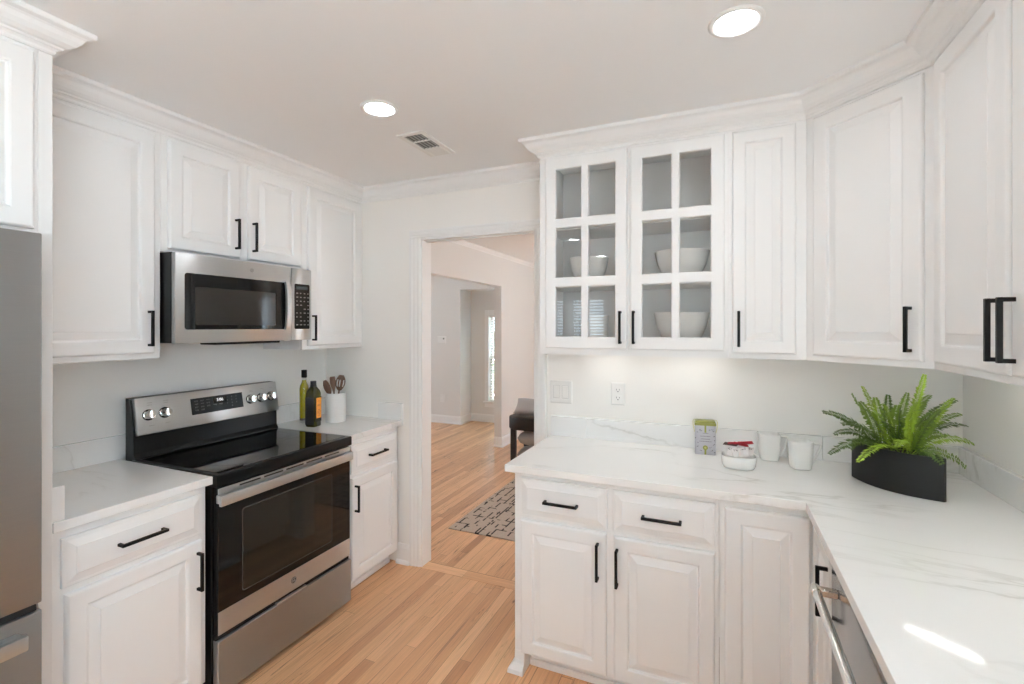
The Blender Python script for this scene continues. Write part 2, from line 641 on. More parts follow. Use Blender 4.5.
def tag(o, label, cat, group=None):
    o['label'] = label
    o['category'] = cat
    if group:
        o['group'] = group
    return o


def struct(name, bm, m, smooth=None, loc=(0, 0, 0)):
    o = put(name, bm, m, None, loc, smooth=smooth)
    o['kind'] = 'structure'
    return o


def text_bm(s, size):
    cu = D.curves.new('t', 'FONT')
    cu.body = s
    cu.size = size
    cu.align_x = 'CENTER'
    cu.align_y = 'CENTER'
    cu.extrude = 0.0003
    o = D.objects.new('t', cu)
    COL.objects.link(o)
    dg = bpy.context.evaluated_depsgraph_get()
    me = D.meshes.new_from_object(o.evaluated_get(dg))
    bm = bmesh.new()
    bm.from_mesh(me)
    D.objects.remove(o)
    D.curves.remove(cu)
    D.meshes.remove(me)
    return bm


# ------------------------------------------------------------------ dimensions (metres)
XL, XRW, YF, YB, ZC = -2.508, 0.92, 2.541, -2.2, 2.42      # left wall, right wall, far wall, rear wall, ceiling
FT = 0.095                                                  # far wall thickness
CT = 0.914                                                  # worktop height
CB = CT - 0.032

# ------------------------------------------------------------------ the setting
bm = B(); box(bm, -2.62, 1.05, YB - 0.13, 2.58, -0.1, 0.0); box(bm, -6.2, 2.71, 2.58, 7.42, -0.1, 0.0)
struct('floor', bm, M_OAK)
bm = B(); box(bm, -2.62, 1.05, YB - 0.13, 2.58, ZC, ZC + 0.12); box(bm, -6.2, 2.71, 2.58, 7.42, ZC, ZC + 0.12)
struct('ceiling', bm, M_CEIL)


def wall_x(bm, y0, y1, x0, x1, z0, z1, holes):
    """wall running along x with rectangular holes (xa, xb, za, zb)"""
    holes = sorted(holes)
    x = x0
    for xa, xb, za, zb in holes:
        box(bm, x, xa, y0, y1, z0, z1)
        if za > z0:
            box(bm, xa, xb, y0, y1, z0, za)
        if zb < z1:
            box(bm, xa, xb, y0, y1, zb, z1)
        x = xb
    box(bm, x, x1, y0, y1, z0, z1)


def wall_y(bm, x0, x1, y0, y1, z0, z1, holes):
    holes = sorted(holes)
    y = y0
    for ya, yb, za, zb in holes:
        box(bm, x0, x1, y, ya, z0, z1)
        if za > z0:
            box(bm, x0, x1, ya, yb, z0, za)
        if zb < z1:
            box(bm, x0, x1, ya, yb, zb, z1)
        y = yb
    box(bm, x0, x1, y, y1, z0, z1)


DX0, DX1, DZ = -1.727, -0.950, 2.070                        # doorway to the dining room
bm = B(); wall_x(bm, YF, YF + FT, XL, 3.0, 0, ZC, [(DX0, DX1, 0, DZ)])
struct('wall_far', bm, M_WALL)
bm = B(); box(bm, XL - 0.1, XL, YB, YF + FT, 0, ZC)
struct('wall_left', bm, M_WALL)
bm = B(); wall_y(bm, XRW, XRW + 0.12, YB, YF, 0, ZC, [(-1.95, -0.25, 1.05, 2.08)])
struct('wall_right', bm, M_WALL)
RW = [(-2.44, -2.06, 0.92, 1.93), (-1.975, -1.46, 0.92, 1.93)]
bm = B(); wall_x(bm, YB - 0.12, YB, XL - 0.1, XRW + 0.1, 0, ZC, RW)
struct('wall_rear', bm, M_WALL)
# dining room and hall beyond the doorway
YD = 7.3
bm = B(); wall_y(bm, XL - 0.1, XL, YF + FT, YD, 0, ZC, [(3.2, 5.46, 0, 2.02)])
struct('wall_dining', bm, M_HALL)
bm = B(); wall_y(bm, 2.6, 2.7, YF + FT, YD, 0, ZC, [(4.7, 5.7, 0.75, 2.0)])
struct('wall_east', bm, M_HALL)
bm = B(); wall_x(bm, YD, YD + 0.1, XL - 0.1, 2.7, 0, ZC, [(-1.0, 0.0, 0.75, 2.0)])
struct('wall_north', bm, M_HALL)
YA, YBk = 6.468, 6.81
bm = B(); box(bm, -6.1, -3.67, YA, YBk, 0, ZC)
box(bm, -3.67, XL - 0.1, YA, YBk, 2.085, ZC)
struct('wall_hall', bm, M_HALL)
bm = B(); wall_x(bm, YBk, YBk + 0.12, -6.1, XL - 0.1, 0, ZC, [(-3.345, -2.65, 0.33, 1.70)])
struct('wall_entry', bm, M_HALL)
bm = B(); wall_y(bm, -6.2, -6.1, YF + FT, 7.0, 0, ZC, [(3.8, 5.0, 0.7, 2.0)])
struct('wall_west', bm, M_HALL)
bm = B(); box(bm, -6.1, XL - 0.1, YF, YF + FT, 0, ZC)
struct('wall_south', bm, M_HALL)
bm = B(); box(bm, -30, 30, -30, 30, -0.35, -0.3)
struct('ground', bm, M_BOUNCE)  # unseen ground made pale so daylight bounces up to the ceiling


# doorway: jamb lining + casing
def casing_leg(bm, x0, x1, y, z0, z1, inner):
    """fluted flat casing, front toward -y; inner = +1 when the opening is on its +x side"""
    t = 0.020
    w = x1 - x0
    prof = [(0, 0), (0, t * 0.95), (0.14, t), (0.26, t), (0.30, t * 0.80), (0.62, t * 0.72), (0.68, t * 0.55), (0.90, t * 0.55), (0.96, t * 0.4), (1, t * 0.35), (1, 0)]
    pts = [((x0 + u * w) if inner > 0 else (x1 - u * w), y - d) for u, d in prof]
    prism(bm, pts, z0, z1)


bm = B()
casing_leg(bm, DX0 - 0.075, DX0, YF, 0, DZ + 0.0, 1)
casing_leg(bm, DX1, DX1 + 0.062, YF, 0, DZ + 0.0, -1)
# head casing, profiled the same way
prof = [(0, 0), (0, .007), (.05, .008), (.12, .011), (.32, .011), (.38, .0145), (.70, .016), (.74, .020), (.88, .020), (1, .019), (1, 0)]
hx0, hx1 = DX0 - 0.075, DX1 + 0.062
ra = [bm.verts.new((hx0, YF - d, DZ + u * 0.050)) for u, d in prof]
rb = [bm.verts.new((hx1, YF - d, DZ + u * 0.050)) for u, d in prof]
for i in range(len(prof)):
    j = (i + 1) % len(prof)
    bm.faces.new((ra[i], ra[j], rb[j], rb[i]))
bm.faces.new(ra[::-1]); bm.faces.new(rb)
struct('trim_1', bm, M_TRIM)
bm = B()
box(bm, DX0 - 0.001, DX0 + 0.012, YF - 0.004, YF + FT + 0.004, 0, DZ)
box(bm, DX1 - 0.012, DX1 + 0.001, YF - 0.004, YF + FT + 0.004, 0, DZ)
box(bm, DX0 - 0.001, DX1 + 0.001, YF - 0.004, YF + FT + 0.004, DZ - 0.012, DZ + 0.001)
box(bm, DX0 + 0.012, DX1 - 0.012, YF + 0.035, YF + 0.065, DZ - 0.020, DZ - 0.012)
struct('trim_2', bm, M_TRIM)
bm = B(); box(bm, DX0 + 0.012, DX1 - 0.012, YF - 0.012, YF + 0.075, 0.0, 0.0015)
struct('trim_3', bm, M_OAKX)

# crown moulding, one run round the room over cabinets and wall
crown = [(0, 2.338), (.006, 2.338), (.010, 2.343), (.011, 2.349), (.017, 2.354), (.022, 2.356), (.025, 2.361),
         (.033, 2.364), (.045, 2.372), (.055, 2.384), (.061, 2.396), (.067, 2.401), (.074, 2.403), (.080, 2.405), (.082, 2.409), (.082, 2.4199), (0, 2.4199)]
FRX, UPX = -1.862, -2.195
UFY, DG0, DG1 = 2.2143, 0.3195, 0.622
DGY = UFY - (DG1 - DG0)
bm = B()
sweep(bm, [(FRX, -0.6), (FRX, 0.774), (UPX, 0.774), (UPX, YF), (-0.808, YF), (-0.808, UFY), (DG0, UFY), (DG1, DGY), (DG1, 0.3)], crown)
struct('trim_4', bm, M_TRIM)
bm = B()
sweep(bm, [(XL, 2.75), (XL, YD)], [(0, 2.375), (.008, 2.375), (.012, 2.385), (.028, 2.40), (.036, 2.412), (.038, 2.4199), (0, 2.4199)])
struct('trim_5', bm, M_TRIM)

base_p = [(0, 0), (.028, 0), (.028, .012), (.022, .02), (.015, .024), (.015, .098), (.011, .112), (.006, .122), (0, .122)]
bm = B(); sweep(bm, [(-1.90, YF), (DX0 - 0.075, YF)], base_p)
struct('baseboard_far', bm, M_TRIM)
bm = B(); sweep(bm, [(XL - 0.1, 5.46), (XL, 5.46), (XL, YD)], base_p)
struct('baseboard_dining', bm, M_TRIM)
bm = B(); sweep(bm, [(-6.1, YA), (-3.67, YA), (-3.67, YBk), (XL - 0.1, YBk)], base_p)
struct('baseboard_hall', bm, M_TRIM)


# ------------------------------------------------------------------ windows (structure) and blinds (things)
def window_at(name, cx, cy, w, z0, z1, rotz, depth=0.12):
    """local: x across, outside is +y, inner wall face at y = 0"""
    o = D.objects.new(name, None)
    COL.objects.link(o)
    o.location = (cx, cy, z0)
    o.rotation_euler = (0, 0, R(rotz))
    o['kind'] = 'structure'
    h = z1 - z0
    bm = B()
    cw = 0.07
    for (a, b, c, d) in ((-w / 2 - cw, -w / 2, -0.02, h + cw), (w / 2, w / 2 + cw, -0.02, h + cw), (-w / 2, w / 2, h, h + cw)):
        box(bm, a, b, -0.018, 0.0, c, d, 0.004)
    box(bm, -w / 2 - cw - 0.02, w / 2 + cw + 0.02, -0.045, 0.0, -0.025, 0.0, 0.004)
    box(bm, -w / 2 - cw, w / 2 + cw, -0.016, 0.0, -0.095, -0.025, 0.004)
    put('window_casing', bm, M_TRIM, o)
    bm = B()
    f = 0.035
    for (za, zb, y) in ((0, h / 2 + f / 2, 0.05), (h / 2 - f / 2, h, 0.078)):
        box(bm, -w / 2, -w / 2 + f, y, y + 0.028, za, zb)
        box(bm, w / 2 - f, w / 2, y, y + 0.028, za, zb)
        box(bm, -w / 2 + f, w / 2 - f, y, y + 0.028, za, za + f)
        box(bm, -w / 2 + f, w / 2 - f, y, y + 0.028, zb - f, zb)
        box(bm, -0.009, 0.009, y + 0.004, y + 0.022, za + f, zb - f)
    put('sash', bm, M_TRIM, o)
    bm = B()
    box(bm, -w / 2 + f, w / 2 - f, 0.062, 0.066, f, h / 2 - f / 2)
    box(bm, -w / 2 + f, w / 2 - f, 0.090, 0.094, h / 2 + f / 2, h - f)
    put('pane', bm, M_WPANE, o)
    return o


def blind_at(label, cx, cy, w, z0, z1, rotz, tilt=18):
    t = thing('window_blind', label, 'blind', (cx, cy, z0), rotz, 'white slatted window blinds')
    h = z1 - z0
    bm = B()
    n = int((h - 0.06) / 0.043)
    for i in range(n):
        z = 0.03 + i * 0.043
        c, s = math.cos(R(tilt)) * 0.023, math.sin(R(tilt)) * 0.023
        v = [bm.verts.new(p) for p in ((-w / 2 + .006, .026 - c, z - s), (w / 2 - .006, .026 - c, z - s), (w / 2 - .006, .026 + c, z + s), (-w / 2 + .006, .026 + c, z + s))]
        bm.faces.new(v)
        v2 = [bm.verts.new(q.co + Vector((0, 0, .0025))) for q in v]
        bm.faces.new(v2[::-1])
        for k in range(4):
            bm.faces.new((v[k], v[(k + 1) % 4], v2[(k + 1) % 4], v2[k]))
    put('slats', bm, M_BLIND, t)
    bm = B(); box(bm, -w / 2 + .004, w / 2 - .004, 0.002, 0.048, h - 0.045, h - 0.001, 0.003)
    put('head_rail', bm, M_BLIND, t)
    bm = B(); box(bm, -w / 2 + .006, w / 2 - .006, 0.006, 0.046, 0.001, 0.018, 0.003)
    put('bottom_rail', bm, M_BLIND, t)
    bm = B()
    for s in (-1, 1):
        box(bm, s * (w / 2 - .09) - .001, s * (w / 2 - .09) + .001, .001, .003, 0.01, h - 0.02)
    put('ladder_cord', bm, M_BLIND, t)


for i, (xa, xb, za, zb) in enumerate(RW):
    window_at('window_%d' % (i + 1), (xa + xb) / 2, YB, xb - xa, za, zb, 180)
    if i < 2:
        blind_at(('white slatted blind in the rear kitchen window nearer the fridge wall', 'white slatted blind in the middle rear kitchen window')[i],
                 (xa + xb) / 2, YB - 0.001, xb - xa, za, zb, 180, 32)
window_at('window_3', XRW, -1.10, 1.70, 1.05, 2.08, -90)  # unseen window added to throw fill light at the ceiling
window_at('window_4', (-3.345 - 2.65) / 2, YBk, 0.695, 0.33, 1.70, 0)
blind_at('white slatted blind in the tall entry window past the hall opening', (-3.345 - 2.65) / 2, YBk + 0.001, 0.695, 0.33, 1.70, 0, 28)
window_at('window_7', -0.5, YD, 1.0, 0.75, 2.0, 0)  # unseen window added to brighten the dining room
window_at('window_5', 2.6, 5.2, 1.0, 0.75, 2.0, -90)
window_at('window_6', -6.1, 4.4, 1.2, 0.7, 2.0, 90)  # unseen window added to light the hall walls


# ------------------------------------------------------------------ cabinet parts
def rect_loops(bm, w, h, prof):
    """concentric rectangular loops; prof (inset, y); y negative toward the viewer"""
    loops = []
    for ins, y in prof:
        loops.append([bm.verts.new((x, y, z)) for x, z in ((ins, ins), (w - ins, ins), (w - ins, h - ins), (ins, h - ins))])
    for a, b in zip(loops, loops[1:]):
        for k in range(4):
            bm.faces.new((a[k], a[(k + 1) % 4], b[(k + 1) % 4], b[k]))
    bm.faces.new(loops[0][::-1])
    bm.faces.new(loops[-1])


T = 0.019


def raised_door(w, h, fr=0.056, rise=0.034):
    bm = B()
    rect_loops(bm, w, h, [(0, 0), (0, -T + .007), (.002, -T + .0035), (.005, -T + .001), (.008, -T), (fr - .004, -T), (fr, -T + .002), (fr + .003, -T + .0105),
                          (fr + .007, -T + .0110), (fr + rise, -T + .0025), (fr + rise + .0015, -T + .001), (fr + rise + .003, -T + .001)])
    return bm


def drawer_front(w, h):
    bm = B()
    rect_loops(bm, w, h, [(0, 0), (0, -.010), (.002, -.012), (.009, -.0125), (.011, -.0125), (.034, -.0185), (.036, -.0205), (.038, -.0205)])
    return bm


def pull(vertical, L=0.148):
    """square bar pull centred at the origin, standing off toward -y"""
    bm = B()
    s, d = 0.0052, 0.027
    if vertical:
        box(bm, -s, s, -d - s, -d + s, -L / 2, L / 2, 0.0012)
        for e in (-1, 1):
            c = e * (L / 2 - s)
            box(bm, -s * .95, s * .95, -d, 0, c - s * .95, c + s * .95, 0.0008)
    else:
        box(bm, -L / 2, L / 2, -d - s, -d + s, -s, s, 0.0012)
        for e in (-1, 1):
            c = e * (L / 2 - s)
            box(bm, c - s * .95, c + s * .95, -d, 0, -s * .95, s * .95, 0.0008)
    return bm


def add_door(t, x0, x1, z0, z1, hx=None, hz=None, y=0.0, fr=0.056, rz=0.0, ox=0.0, oy=0.0):
    o = put('door', raised_door(x1 - x0, z1 - z0, fr), M_CAB, t, (x0 + ox, y + oy, z0), (0, 0, rz))
    if hx is not None:
        put('handle', pull(True), M_BLACK, o, (hx - x0, -T + .0005, hz - z0), label='black bar handle')
    return o


def add_drawer(t, x0, x1, z0, z1, y=0.0):
    o = put('drawer', drawer_front(x1 - x0, z1 - z0), M_CAB, t, (x0, y, z0))
    put('handle', pull(False), M_BLACK, o, ((x1 - x0) / 2, -.0200, (z1 - z0) / 2), label='black bar handle')
    return o


def wall_body(t, W, Dp, H, drop=0.022):
    bm = B()
    box(bm, 0, W, 0.019, Dp, drop, H)
    box(bm, 0, W, 0, 0.019, 0, H, 0.0012)
    box(bm, 0, 0.019, 0.019, Dp, 0, drop)
    box(bm, W - 0.019, W, 0.019, Dp, 0, drop)
    put('body', bm, M_CAB, t)


def base_body(t, W, Dp, x_kick=(0, 0)):
    bm = B()
    box(bm, 0, W, 0, Dp, 0.092, CB, 0.0012)
    put('body', bm, M_CAB, t)
    bm = B()
    box(bm, x_kick[0], W - x_kick[1], 0.068, Dp, 0, 0.092)
    box(bm, x_kick[0], W - x_kick[1], 0.055, 0.068, 0, 0.03, 0.004)
    put('toe_kick', bm, M_CAB, t)


WZ, WH = 1.38, 1.02          # wall cabinet bottom, body height (top runs behind the crown)
UD = UPX - XL                # upper depth 0.313
# left run of wall cabinets
t = thing('wall_cabinet', 'tall single-door white wall cabinet between fridge panel and microwave', 'cabinet', (UPX, 0.782, WZ), 90, 'white wall cabinets over the range side')
wall_body(t, 0.498, UD, WH)
add_door(t, 0.018, 0.470, 0.022, 0.945, 0.444, 0.126)
t = thing('wall_cabinet', 'short two-door white wall cabinet directly above the microwave', 'cabinet', (UPX, 1.281, 1.836), 90, 'white wall cabinets over the range side')
wall_body(t, 0.757, UD, WH - .456, 0.0)
add_door(t, 0.028, 0.360, 0.016, 0.489, 0.335, 0.130)
add_door(t, 0.409, 0.738, 0.016, 0.489, 0.430, 0.130)
t = thing('wall_cabinet', 'tall single-door white wall cabinet in the corner above the oil bottles', 'cabinet', (UPX, 2.039, WZ), 90, 'white wall cabinets over the range side')
wall_body(t, 0.502, UD, WH)
add_door(t, 0.034, 0.472, 0.022, 0.945, 0.060, 0.126)

# cabinet above the refrigerator and tall side panel
t = thing('wall_cabinet', 'deep white cabinet above the refrigerator at the left edge', 'cabinet', (FRX, -0.28, 1.79), 90)
wall_body(t, 1.0265, FRX - XL, 0.61, 0.0)
add_door(t, 0.018, 0.500, 0.012, 0.535, 0.470, 0.12)
add_door(t, 0.516, 1.014, 0.012, 0.535, 0.546, 0.12)
bm = B(); box(bm, XL, FRX, 0.747, 0.781, 0, 2.40, 0.0012)
o = put('tall_side_panel', bm, M_CAB)
tag(o, 'full height white panel between the fridge and the counter', 'panel')

# glass-door wall cabinet
GX0, GX1 = -0.808, 0.036
UFD = YF - UFY
t = thing('glass_cabinet', 'white wall cabinet with two six-pane glass doors and bowls inside', 'cabinet', (GX0, UFY, WZ), 0)
W = GX1 - GX0
bm = B()
box(bm, 0, 0.019, 0.02, UFD, 0, WH)
box(bm, W - 0.019, W, 0.02, UFD, 0, WH)
box(bm, 0.019, W - 0.019, UFD - 0.008, UFD, 0.022, WH)
box(bm, 0.019, W - 0.019, 0.02, UFD - 0.008, 0.022, 0.040)
box(bm, 0.019, W - 0.019, 0.02, UFD - 0.008, WH - 0.05, WH)
put('body', bm, M_CAB, t)
bm = B()
for a, b, c, d in ((0, 0.045, 0, WH), (W - 0.045, W, 0, WH), (0.422, 0.442, 0.04, WH - 0.08), (0.045, W - 0.045, 0, 0.040), (0.045, W - 0.045, WH - 0.08, WH)):
    box(bm, a, b, 0, 0.02, c, d)
put('face_frame', bm, M_CAB, t)
for z in (0.340, 0.622):
    bm = B(); box(bm, 0.019, W - 0.019, 0.03, UFD - 0.008, z - 0.018, z, 0.001)
    put('shelf', bm, M_CAB, t)


def glass_door(t, x0, x1, z0, z1, hx, hz):
    w, h = x1 - x0, z1 - z0
    st, mu, rl = 0.054, 0.036, 0.057
    pw = (w - 2 * st - mu) / 2
    xs = [0, st, st + pw, st + pw + mu, w - st, w]
    mz = 0.047
    ph = (h - 2 * rl - 2 * mz) / 3
    zs = [0, rl, rl + ph, rl + ph + mz, rl + 2 * ph + mz, rl + 2 * ph + 2 * mz, h - rl, h]
    bm = B()
    vv = {}
    def V(i, j, y):
        k = (i, j, y)
        if k not in vv:
            vv[k] = bm.verts.new((xs[i], y, zs[j]))
        return vv[k]
    solid = lambda i, j: not (i in (1, 3) and j in (1, 3, 5))
    for i in range(5):
        for j in range(7):
            if solid(i, j):
                bm.faces.new((V(i, j, -T), V(i + 1, j, -T), V(i + 1, j + 1, -T), V(i, j + 1, -T)))
                bm.faces.new((V(i, j, 0), V(i, j + 1, 0), V(i + 1, j + 1, 0), V(i + 1, j, 0)))
                for (a, b, ni, nj) in (((i, j), (i + 1, j), i, j - 1), ((i + 1, j), (i + 1, j + 1), i + 1, j), ((i + 1, j + 1), (i, j + 1), i, j + 1), ((i, j + 1), (i, j), i - 1, j)):
                    if not (0 <= ni < 5 and 0 <= nj < 7) or not solid(ni, nj):
                        bm.faces.new((V(*a, -T), V(*a, 0), V(*b, 0), V(*b, -T)))
    bmesh.ops.recalc_face_normals(bm, faces=bm.faces)
    es = [e for e in bm.edges if len(e.link_faces) == 2 and all(abs(q.co.y + T) < 1e-6 for q in e.verts) and e.calc_face_angle(0) > 1]
    bmesh.ops.bevel(bm, geom=es, offset=0.006, segments=2, profile=0.5, affect='EDGES')
    d = put('door', bm, M_CAB, t, (x0, 0, z0))
    bm = B(); box(bm, st - .006, w - st + .006, -0.004, -0.001, rl - .006, h - rl + .006)
    put('glass', bm, M_PANE, d, label='clear glass panes')
    put('handle', pull(True), M_BLACK, d, (hx - x0, -T + .0005, hz - z0), label='black bar handle')


glass_door(t, 0.033, 0.424, 0.030, 0.945, 0.396, 0.130)
glass_door(t, 0.438, 0.829, 0.030, 0.945, 0.456, 0.130)

t = thing('wall_cabinet', 'narrow single-door white wall cabinet right of the glass doors', 'cabinet', (GX1, UFY, WZ), 0)
wall_body(t, DG0 - GX1, UFD, WH)
add_door(t, 0.014, 0.246, 0.022, 0.945, 0.038, 0.124, fr=0.05)

# diagonal corner cabinet
t = thing('corner_cabinet', 'diagonal white corner wall cabinet above the fern', 'cabinet', (DG0, UFY, WZ), 0)
bm = B()
pts = [(0.0, 0.0), (DG1 - DG0, DGY - UFY), (XRW - DG0, DGY - UFY), (XRW - DG0, YF - UFY), (0, YF - UFY)]
prism(bm, pts, 0.022, WH)
s = 0.019 / math.sqrt(2)
prism(bm, [(0, 0), (DG1 - DG0, DGY - UFY), (DG1 - DG0 + s, DGY - UFY + s), (s, s)], 0, 0.022)
put('body', bm, M_CAB, t)
q = math.sqrt(.5)
dgo = put('door', raised_door(0.367, 0.923), M_CAB, t, (0.036 * q, -0.036 * q, 0.022), (0, 0, R(-45)))
put('handle', pull(True), M_BLACK, dgo, (0.336, -T + .0005, 0.103), label='black bar handle')

# right wall cabinet
t = thing('wall_cabinet', 'two-door white wall cabinet on the right wall, at the right edge', 'cabinet', (DG1, DGY - 0.001, WZ), -90)
wall_body(t, 0.95, XRW - DG1, WH)
add_door(t, 0.045, 0.459, 0.022, 0.945, 0.438, 0.126)
add_door(t, 0.474, 0.888, 0.022, 0.945, 0.492, 0.126)

# ---- base cabinets
BX = -1.886
BD = BX - XL
t = thing('base_cabinet', 'white base cabinet with one drawer between fridge panel and range', 'cabinet', (BX, 0.783, 0), 90, 'white base cabinets beside the range')
base_body(t, 0.486, BD)
add_drawer(t, 0.025, 0.464, 0.697, 0.853)
add_door(t, 0.034, 0.464, 0.098, 0.674, 0.443, 0.560)
t = thing('base_cabinet', 'white base cabinet with one drawer between range and doorway', 'cabinet', (BX, 2.044, 0), 90, 'white base cabinets beside the range')
base_body(t, 0.468, BD)
add_drawer(t, 0.040, 0.452, 0.690, 0.848)
add_door(t, 0.040, 0.452, 0.098, 0.668, 0.062, 0.552)

AY = 1.940
t = thing('base_cabinet', 'wide white base cabinet with two drawers and two doors by the doorway', 'cabinet', (-0.826, AY, 0), 0)
base_body(t, 0.826, YF - AY - .002, (0.048, 0))
add_drawer(t, 0.028, 0.410, 0.690, 0.856)
add_drawer(t, 0.433, 0.812, 0.690, 0.856)
add_door(t, 0.032, 0.407, 0.096, 0.676, 0.374, 0.563)
add_door(t, 0.437, 0.812, 0.096, 0.672, 0.452, 0.553)
bm = B()
for i, (a, b) in enumerate(((0.0, 0.0), (0.0, 0.0))):
    pass
rings = []
for zz, e in ((0.092, 0.0), (0.055, 0.001), (0.040, 0.006), (0.028, 0.016), (0.018, 0.024), (0.0, 0.026)):
    rings.append([bm.verts.new(p) for p in ((-e, -e, zz), (0.046, -e, zz), (0.046, 0.2, zz), (-e, 0.2, zz))])
for a, b in zip(rings, rings[1:]):
    for k in range(4):
        bm.faces.new((a[k], a[(k + 1) % 4], b[(k + 1) % 4], b[k]))
bm.faces.new(rings[0]); bm.faces.new(rings[-1][::-1])
put('foot', bm, M_CAB, t, label='flared bracket foot')

CX = 0.313
DWY0, DWY1 = 1.008, 1.618
t = thing('corner_base_cabinet', 'white inside-corner base cabinet with folding doors beside the dishwasher', 'cabinet', (0.001, AY, 0), 0)
bm = B()
cp = [(0, 0), (CX, 0), (CX, DWY1 + .004 - AY), (XRW - .004, DWY1 + .004 - AY), (XRW - .004, YF - AY - .003), (0, YF - AY - .003)]
prism(bm, cp, 0.092, CB)
put('body', bm, M_CAB, t)
bm = B()
k = 0.068
prism(bm, [(0, k), (CX + k, k), (CX + k, DWY1 + .004 - AY), (XRW - .004, DWY1 + .004 - AY), (XRW - .004, YF - AY - .003), (0, YF - AY - .003)], 0, 0.092)
put('toe_kick', bm, M_CAB, t)
add_door(t, 0.018, 0.288, 0.098, 0.850)
d2 = put('door', raised_door(0.268, 0.752), M_CAB, t, (CX, -0.024, 0.098), (0, 0, R(-90)))
put('handle', pull(True), M_BLACK, d2, (0.245, -T + .0005, 0.628), label='black bar handle')

t = thing('base_cabinet', 'white base cabinet under the right worktop on the near side of the dishwasher', 'cabinet', (CX, DWY0 - 0.004, 0), -90)
base_body(t, 2.98, XRW - CX)
for k in range(5):
    add_door(t, 0.02 + k * 0.59, 0.02 + k * 0.59 + 0.57, 0.098, 0.85, 0.06 + k * 0.59, 0.74)

# ------------------------------------------------------------------ worktops
SP = 1.021
def splash(t, x0, x1, y0, y1):
    bm = B(); box(bm, x0, x1, y0, y1, CT, SP, 0.0015)
    put('backsplash', bm, M_QUARTZ, t)


WX = -1.860
bm = B(); prism(bm, [(XL, 0.782), (WX, 0.782), (WX, 1.281), (XL, 1.281)], CB, CT, 0.002)
o = put('worktop', bm, M_QUARTZ)
tag(o, 'white quartz worktop left of the range, against the fridge panel', 'worktop')
splash(o, XL, XL + .02, 0.782, 1.36)
splash(o, XL + .02, WX - .008, 0.782, 0.814)
bm = B(); prism(bm, [(XL, 2.045), (WX, 2.045), (WX, YF - .001), (XL, YF - .001)], CB, CT, 0.002)
o = put('worktop', bm, M_QUARTZ)
tag(o, 'short white quartz worktop right of the range, holding oil bottles and crock', 'worktop')
splash(o, XL, XL + .02, 2.0, YF - .001)
splash(o, -2.045, -1.858, YF - .021, YF - .001)
RX, RY = 0.273, 1.8995
bm = B(); prism(bm, [(-0.857, RY), (RX, RY), (RX, -1.99), (XRW - .001, -1.99), (XRW - .001, YF - .001), (-0.857, YF - .001)], CB, CT, 0.0025)  # unseen near end lengthened so sun bounces off it to the ceiling
o = put('worktop', bm, M_QUARTZ)
tag(o, 'L-shaped white quartz worktop with grey veins under the fern and mugs', 'worktop')
splash(o, -0.857, -0.6575, YF - .021, YF - .001)
splash(o, -0.656, 0.425, YF - .021, YF - .001)
splash(o, 0.4265, XRW - .021, YF - .021, YF - .001)
splash(o, XRW - .021, XRW - .001, -1.99, YF - .001)


# ------------------------------------------------------------------ range
RG0, RGW = 1.2845, 0.757
RFX = -1.872                           # body front
t = thing('kitchen_range', 'stainless freestanding electric range with black glass cooktop', 'range', (RFX, RG0, 0), 90)
RD = RFX - XL - 0.054                  # depth of the body
bm = B(); box(bm, 0.0, RGW, 0.0, RD, 0.03, 0.868, 0.002)
put('body', bm, M_BENAM, t)
bm = B()
prism(bm, [(-.002, -0.036), (RGW + .002, -0.036), (RGW + .002, RD - 0.05), (-.002, RD - 0.05)], 0.868, 0.9185, 0.006, 3)
ck = put('cooktop', bm, M_BENAM, t, smooth=40, label='black framed glass cooktop')
bm = B(); box(bm, 0.022, RGW - .022, -0.012, RD - 0.085, 0.9180, 0.9200, 0.0008)
put('glass', bm, M_BGLASS, ck, label='black ceramic glass surface')
M_BURN = plain('faint burner print', (0.03, 0.03, 0.03), 0.15, var=0.05)
for (x, y, r) in ((0.20, 0.13, .115), (0.56, 0.13, .09), (0.20, 0.38, .085), (0.56, 0.38, .115)):
    bm = B()
    n = 40
    a = [bm.verts.new((x + r * math.cos(2 * math.pi * i / n), y + r * math.sin(2 * math.pi * i / n), 0.92015)) for i in range(n)]
    b = [bm.verts.new((x + (r - .0022) * math.cos(2 * math.pi * i / n), y + (r - .0022) * math.sin(2 * math.pi * i / n), 0.92015)) for i in range(n)]
    for i in range(n):
        bm.faces.new((a[i], a[(i + 1) % n], b[(i + 1) % n], b[i]))
    put('burner_ring', bm, M_BURN, ck)
# oven door
bm = B(); box(bm, 0.008, RGW - .004, -0.026, -0.001, 0.272, 0.862, 0.002)
od = put('oven_door', bm, M_BENAM, t)
bm = B(); box(bm, 0.008, RGW - .004, -0.030, -0.0262, 0.272, 0.364, 0.001)
put('lower_trim', bm, M_STEEL, od, label='stainless strip below the door glass')
bm = B(); box(bm, 0.008, RGW - .004, -0.030, -0.0262, 0.815, 0.862, 0.001)
put('upper_trim', bm, M_STEEL, od, label='stainless strip above the door glass')
bm = B(); box(bm, 0.008, RGW - .004, -0.0295, -0.0262, 0.3645, 0.8145, 0.001)
dg_ = put('glass', bm, M_BGLASS, od, label='black door glass')
bm = B()


def rrect(x0, x1, z0, z1, r, n=6):
    pts = []
    for cx, cz, a0 in ((x1 - r, z0 + r, -90), (x1 - r, z1 - r, 0), (x0 + r, z1 - r, 90), (x0 + r, z0 + r, 180)):
        for i in range(n + 1):
            a = R(a0 + 90 * i / n)
            pts.append((cx + r * math.cos(a), cz + r * math.sin(a)))
    return pts


